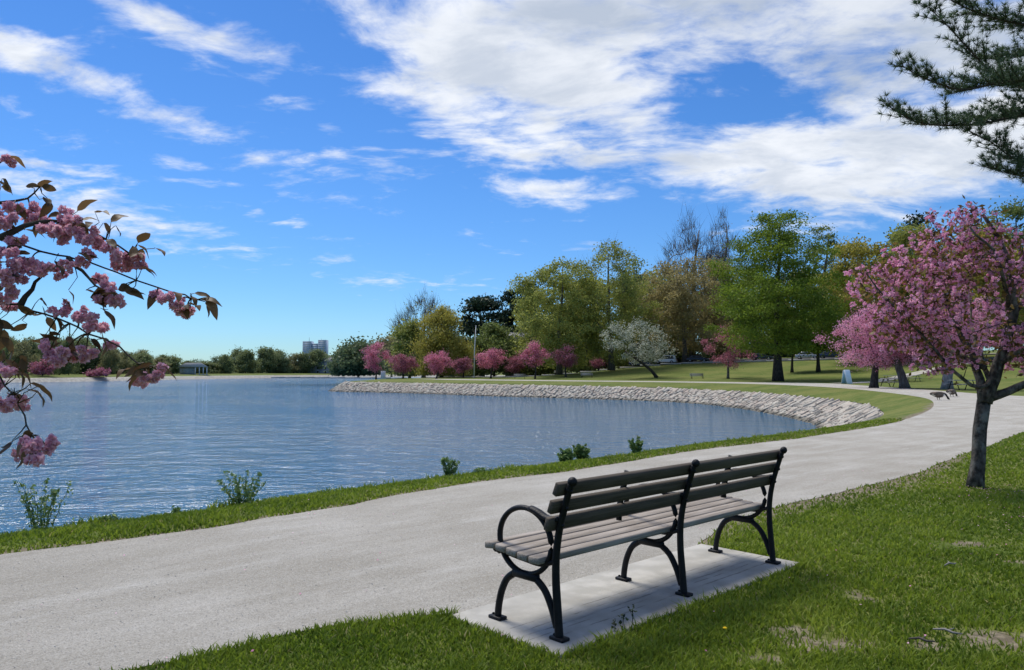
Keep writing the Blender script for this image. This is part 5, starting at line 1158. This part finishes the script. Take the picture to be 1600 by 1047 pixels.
    V = np.vstack([V0 @ RM[i].T + C[i] for i in range(nn)]); Q = np.vstack([Q0 + i * len(V0) for i in range(nn)]); tag(link('blossom', np_mesh('blossom', V, Q, MATS['petal_near'], np.tile(v0, nn)), root), kind='stuff')
    w = MB()
    for i in range(0, nn, 4): w.tube([(.15, .05, 1.5), (C[i] + np.array((.15, .05, 1.5))) / 2 + r.normal(0, .08, 3), C[i]], [.02, .012, .004], 5, cap=False)
    tag(w.build('limbs', MATS['bark_dark'], root), kind='stuff')
left_cherry()

def pine():
    r = np.random.default_rng(17); base = np.array((12.6, 11.5, -.02)); root = empty('pine_tree', tuple(base)); tag(root, 'long-needled pine whose boughs enter at the upper right corner', 'tree')
    d3 = lambda px, py, d: np.array(D(px, py, d)) - base
    w = MB(); w.tube([(0, 0, 0), (.05, 0, 4), (.0, .05, 9), (.1, 0, 15)], [.34, .27, .19, .06], 12); w.build('trunk', MATS['bark_dark'], root, True)
    BR = [([(0, 0, 5.2), d3(1700, 170, 11), d3(1600, 180, 10.5), d3(1540, 192, 10.2), d3(1480, 196, 10), d3(1430, 190, 9.8), d3(1392, 168, 9.7)], .06),
          ([(0, 0, 6.2), d3(1720, 110, 10.5), d3(1640, 122, 10), d3(1560, 130, 9.8), d3(1500, 140, 9.6), d3(1450, 125, 9.5), d3(1412, 105, 9.4)], .06),
          ([(0, 0, 5.0), d3(1660, 150, 11.3), d3(1600, 138, 11), d3(1550, 112, 10.8), d3(1515, 78, 10.6), d3(1480, 40, 10.4), d3(1452, 12, 10.2)], .06),
          ([(0, 0, 6.8), d3(1720, 40, 10), d3(1620, 40, 9.6), d3(1560, 30, 9.4), d3(1500, 8, 9.2), d3(1470, -12, 9.1)], .06),
          ([(0, 0, 4.6), d3(1720, 250, 11), d3(1640, 262, 10.6), d3(1585, 248, 10.3), d3(1548, 222, 10.1), d3(1515, 205, 10)], .05),
          ([(0, 0, 4.4), d3(1700, 275, 10.8), d3(1630, 280, 10.5), d3(1580, 272, 10.2), d3(1545, 262, 10)], .04),
          ([(0, 0, 7.4), d3(1740, -20, 10.4), d3(1640, -30, 10), d3(1560, -50, 9.8), d3(1500, -70, 9.6)], .06),
          ([(0, 0, 6.0), d3(1740, 80, 11.6), d3(1650, 82, 11.2), d3(1590, 88, 11), d3(1545, 92, 10.8)], .05)]
    for i in range(26):
        a = r.uniform(0, 6.28); z = r.uniform(7.5, 14.5); L = (15.5 - z) * .42 + .8; e = np.array((math.cos(a) * L, math.sin(a) * L, z + .25 * L))
        if e[0] < -1.2 and z < 10.5: continue
        BR.append(([(0, 0, z), e * np.array((.5, .5, 0)) + np.array((0, 0, z + .02)), e], .05))
    w = MB(); bases, dirs = [], []
    for bi, (pt, r0) in enumerate(BR):
        C = catmull(pt, .12); n_ = len(C); wb = MB(); wb.tube(C, np.linspace(r0, .006, n_), 6); wb.build('bough', MATS['bark_dark'], root, True); seen = bi < 8
        T_ = np.gradient(C, axis=0); T_ /= np.linalg.norm(T_, axis=1, keepdims=True); i0 = int(n_ * .3)
        for i in range(i0, n_):
            f = (i - i0) / max(1, n_ - i0); Lm = .74 * (1 - f) ** .55 + .14
            for s_ in range(4 if seen else 1):
                sd_ = np.cross(T_[i], (0, 0, 1)) * r.choice([-1, 1]); dv = T_[i] * .75 + sd_ * r.uniform(.1, .8) + np.array((0, 0, r.uniform(.05, .5))) + r.normal(0, .15, 3); dv /= np.linalg.norm(dv)
                L = Lm * r.uniform(.35, 1.0); P_ = np.array([C[i], C[i] + dv * L * .55, C[i] + dv * L + np.array((0, 0, .06 * L))]); w.tube(P_, [.006, .004, .0025], 4, cap=False)
                m = max(2, int(L / (.08 if seen else .24)))
                for t in np.linspace(.25, 1, m):
                    p = C[i] + dv * L * t + np.array((0, 0, .06 * L * t)); bases.append(p); dirs.append(dv)
    tag(w.build('shoots', MATS['bark_dark'], root, True), kind='stuff')
    bases, dirs = np.array(bases), np.array(dirs); k = 30; nn = len(bases) * k; b = np.repeat(bases, k, 0); dv = np.repeat(dirs, k, 0) * .7 + r.normal(0, .62, (nn, 3)) + np.array((0, 0, .22)); dv /= np.linalg.norm(dv, axis=1, keepdims=True)
    L = r.uniform(.07, .125, (nn, 1)); sd_ = np.cross(dv, r.normal(0, 1, (nn, 3))); sd_ /= np.linalg.norm(sd_, axis=1, keepdims=True); sd_ *= .0036
    V = np.stack([b - sd_, b + sd_, b + dv * L], 1).reshape(-1, 3); vals = np.clip(np.repeat(r.random(len(bases)), k) * .6 + r.random(nn) * .4, 0, 1)
    tag(link('needles', np_mesh('needles', V, np.arange(nn * 3).reshape(-1, 3), MATS['needle'], vals), root), kind='stuff')
pine()
print('TRIS', sum(len(m.loops) - 2 * len(m.polygons) for m in bpy.data.meshes), 'OBJ', len(bpy.data.objects))
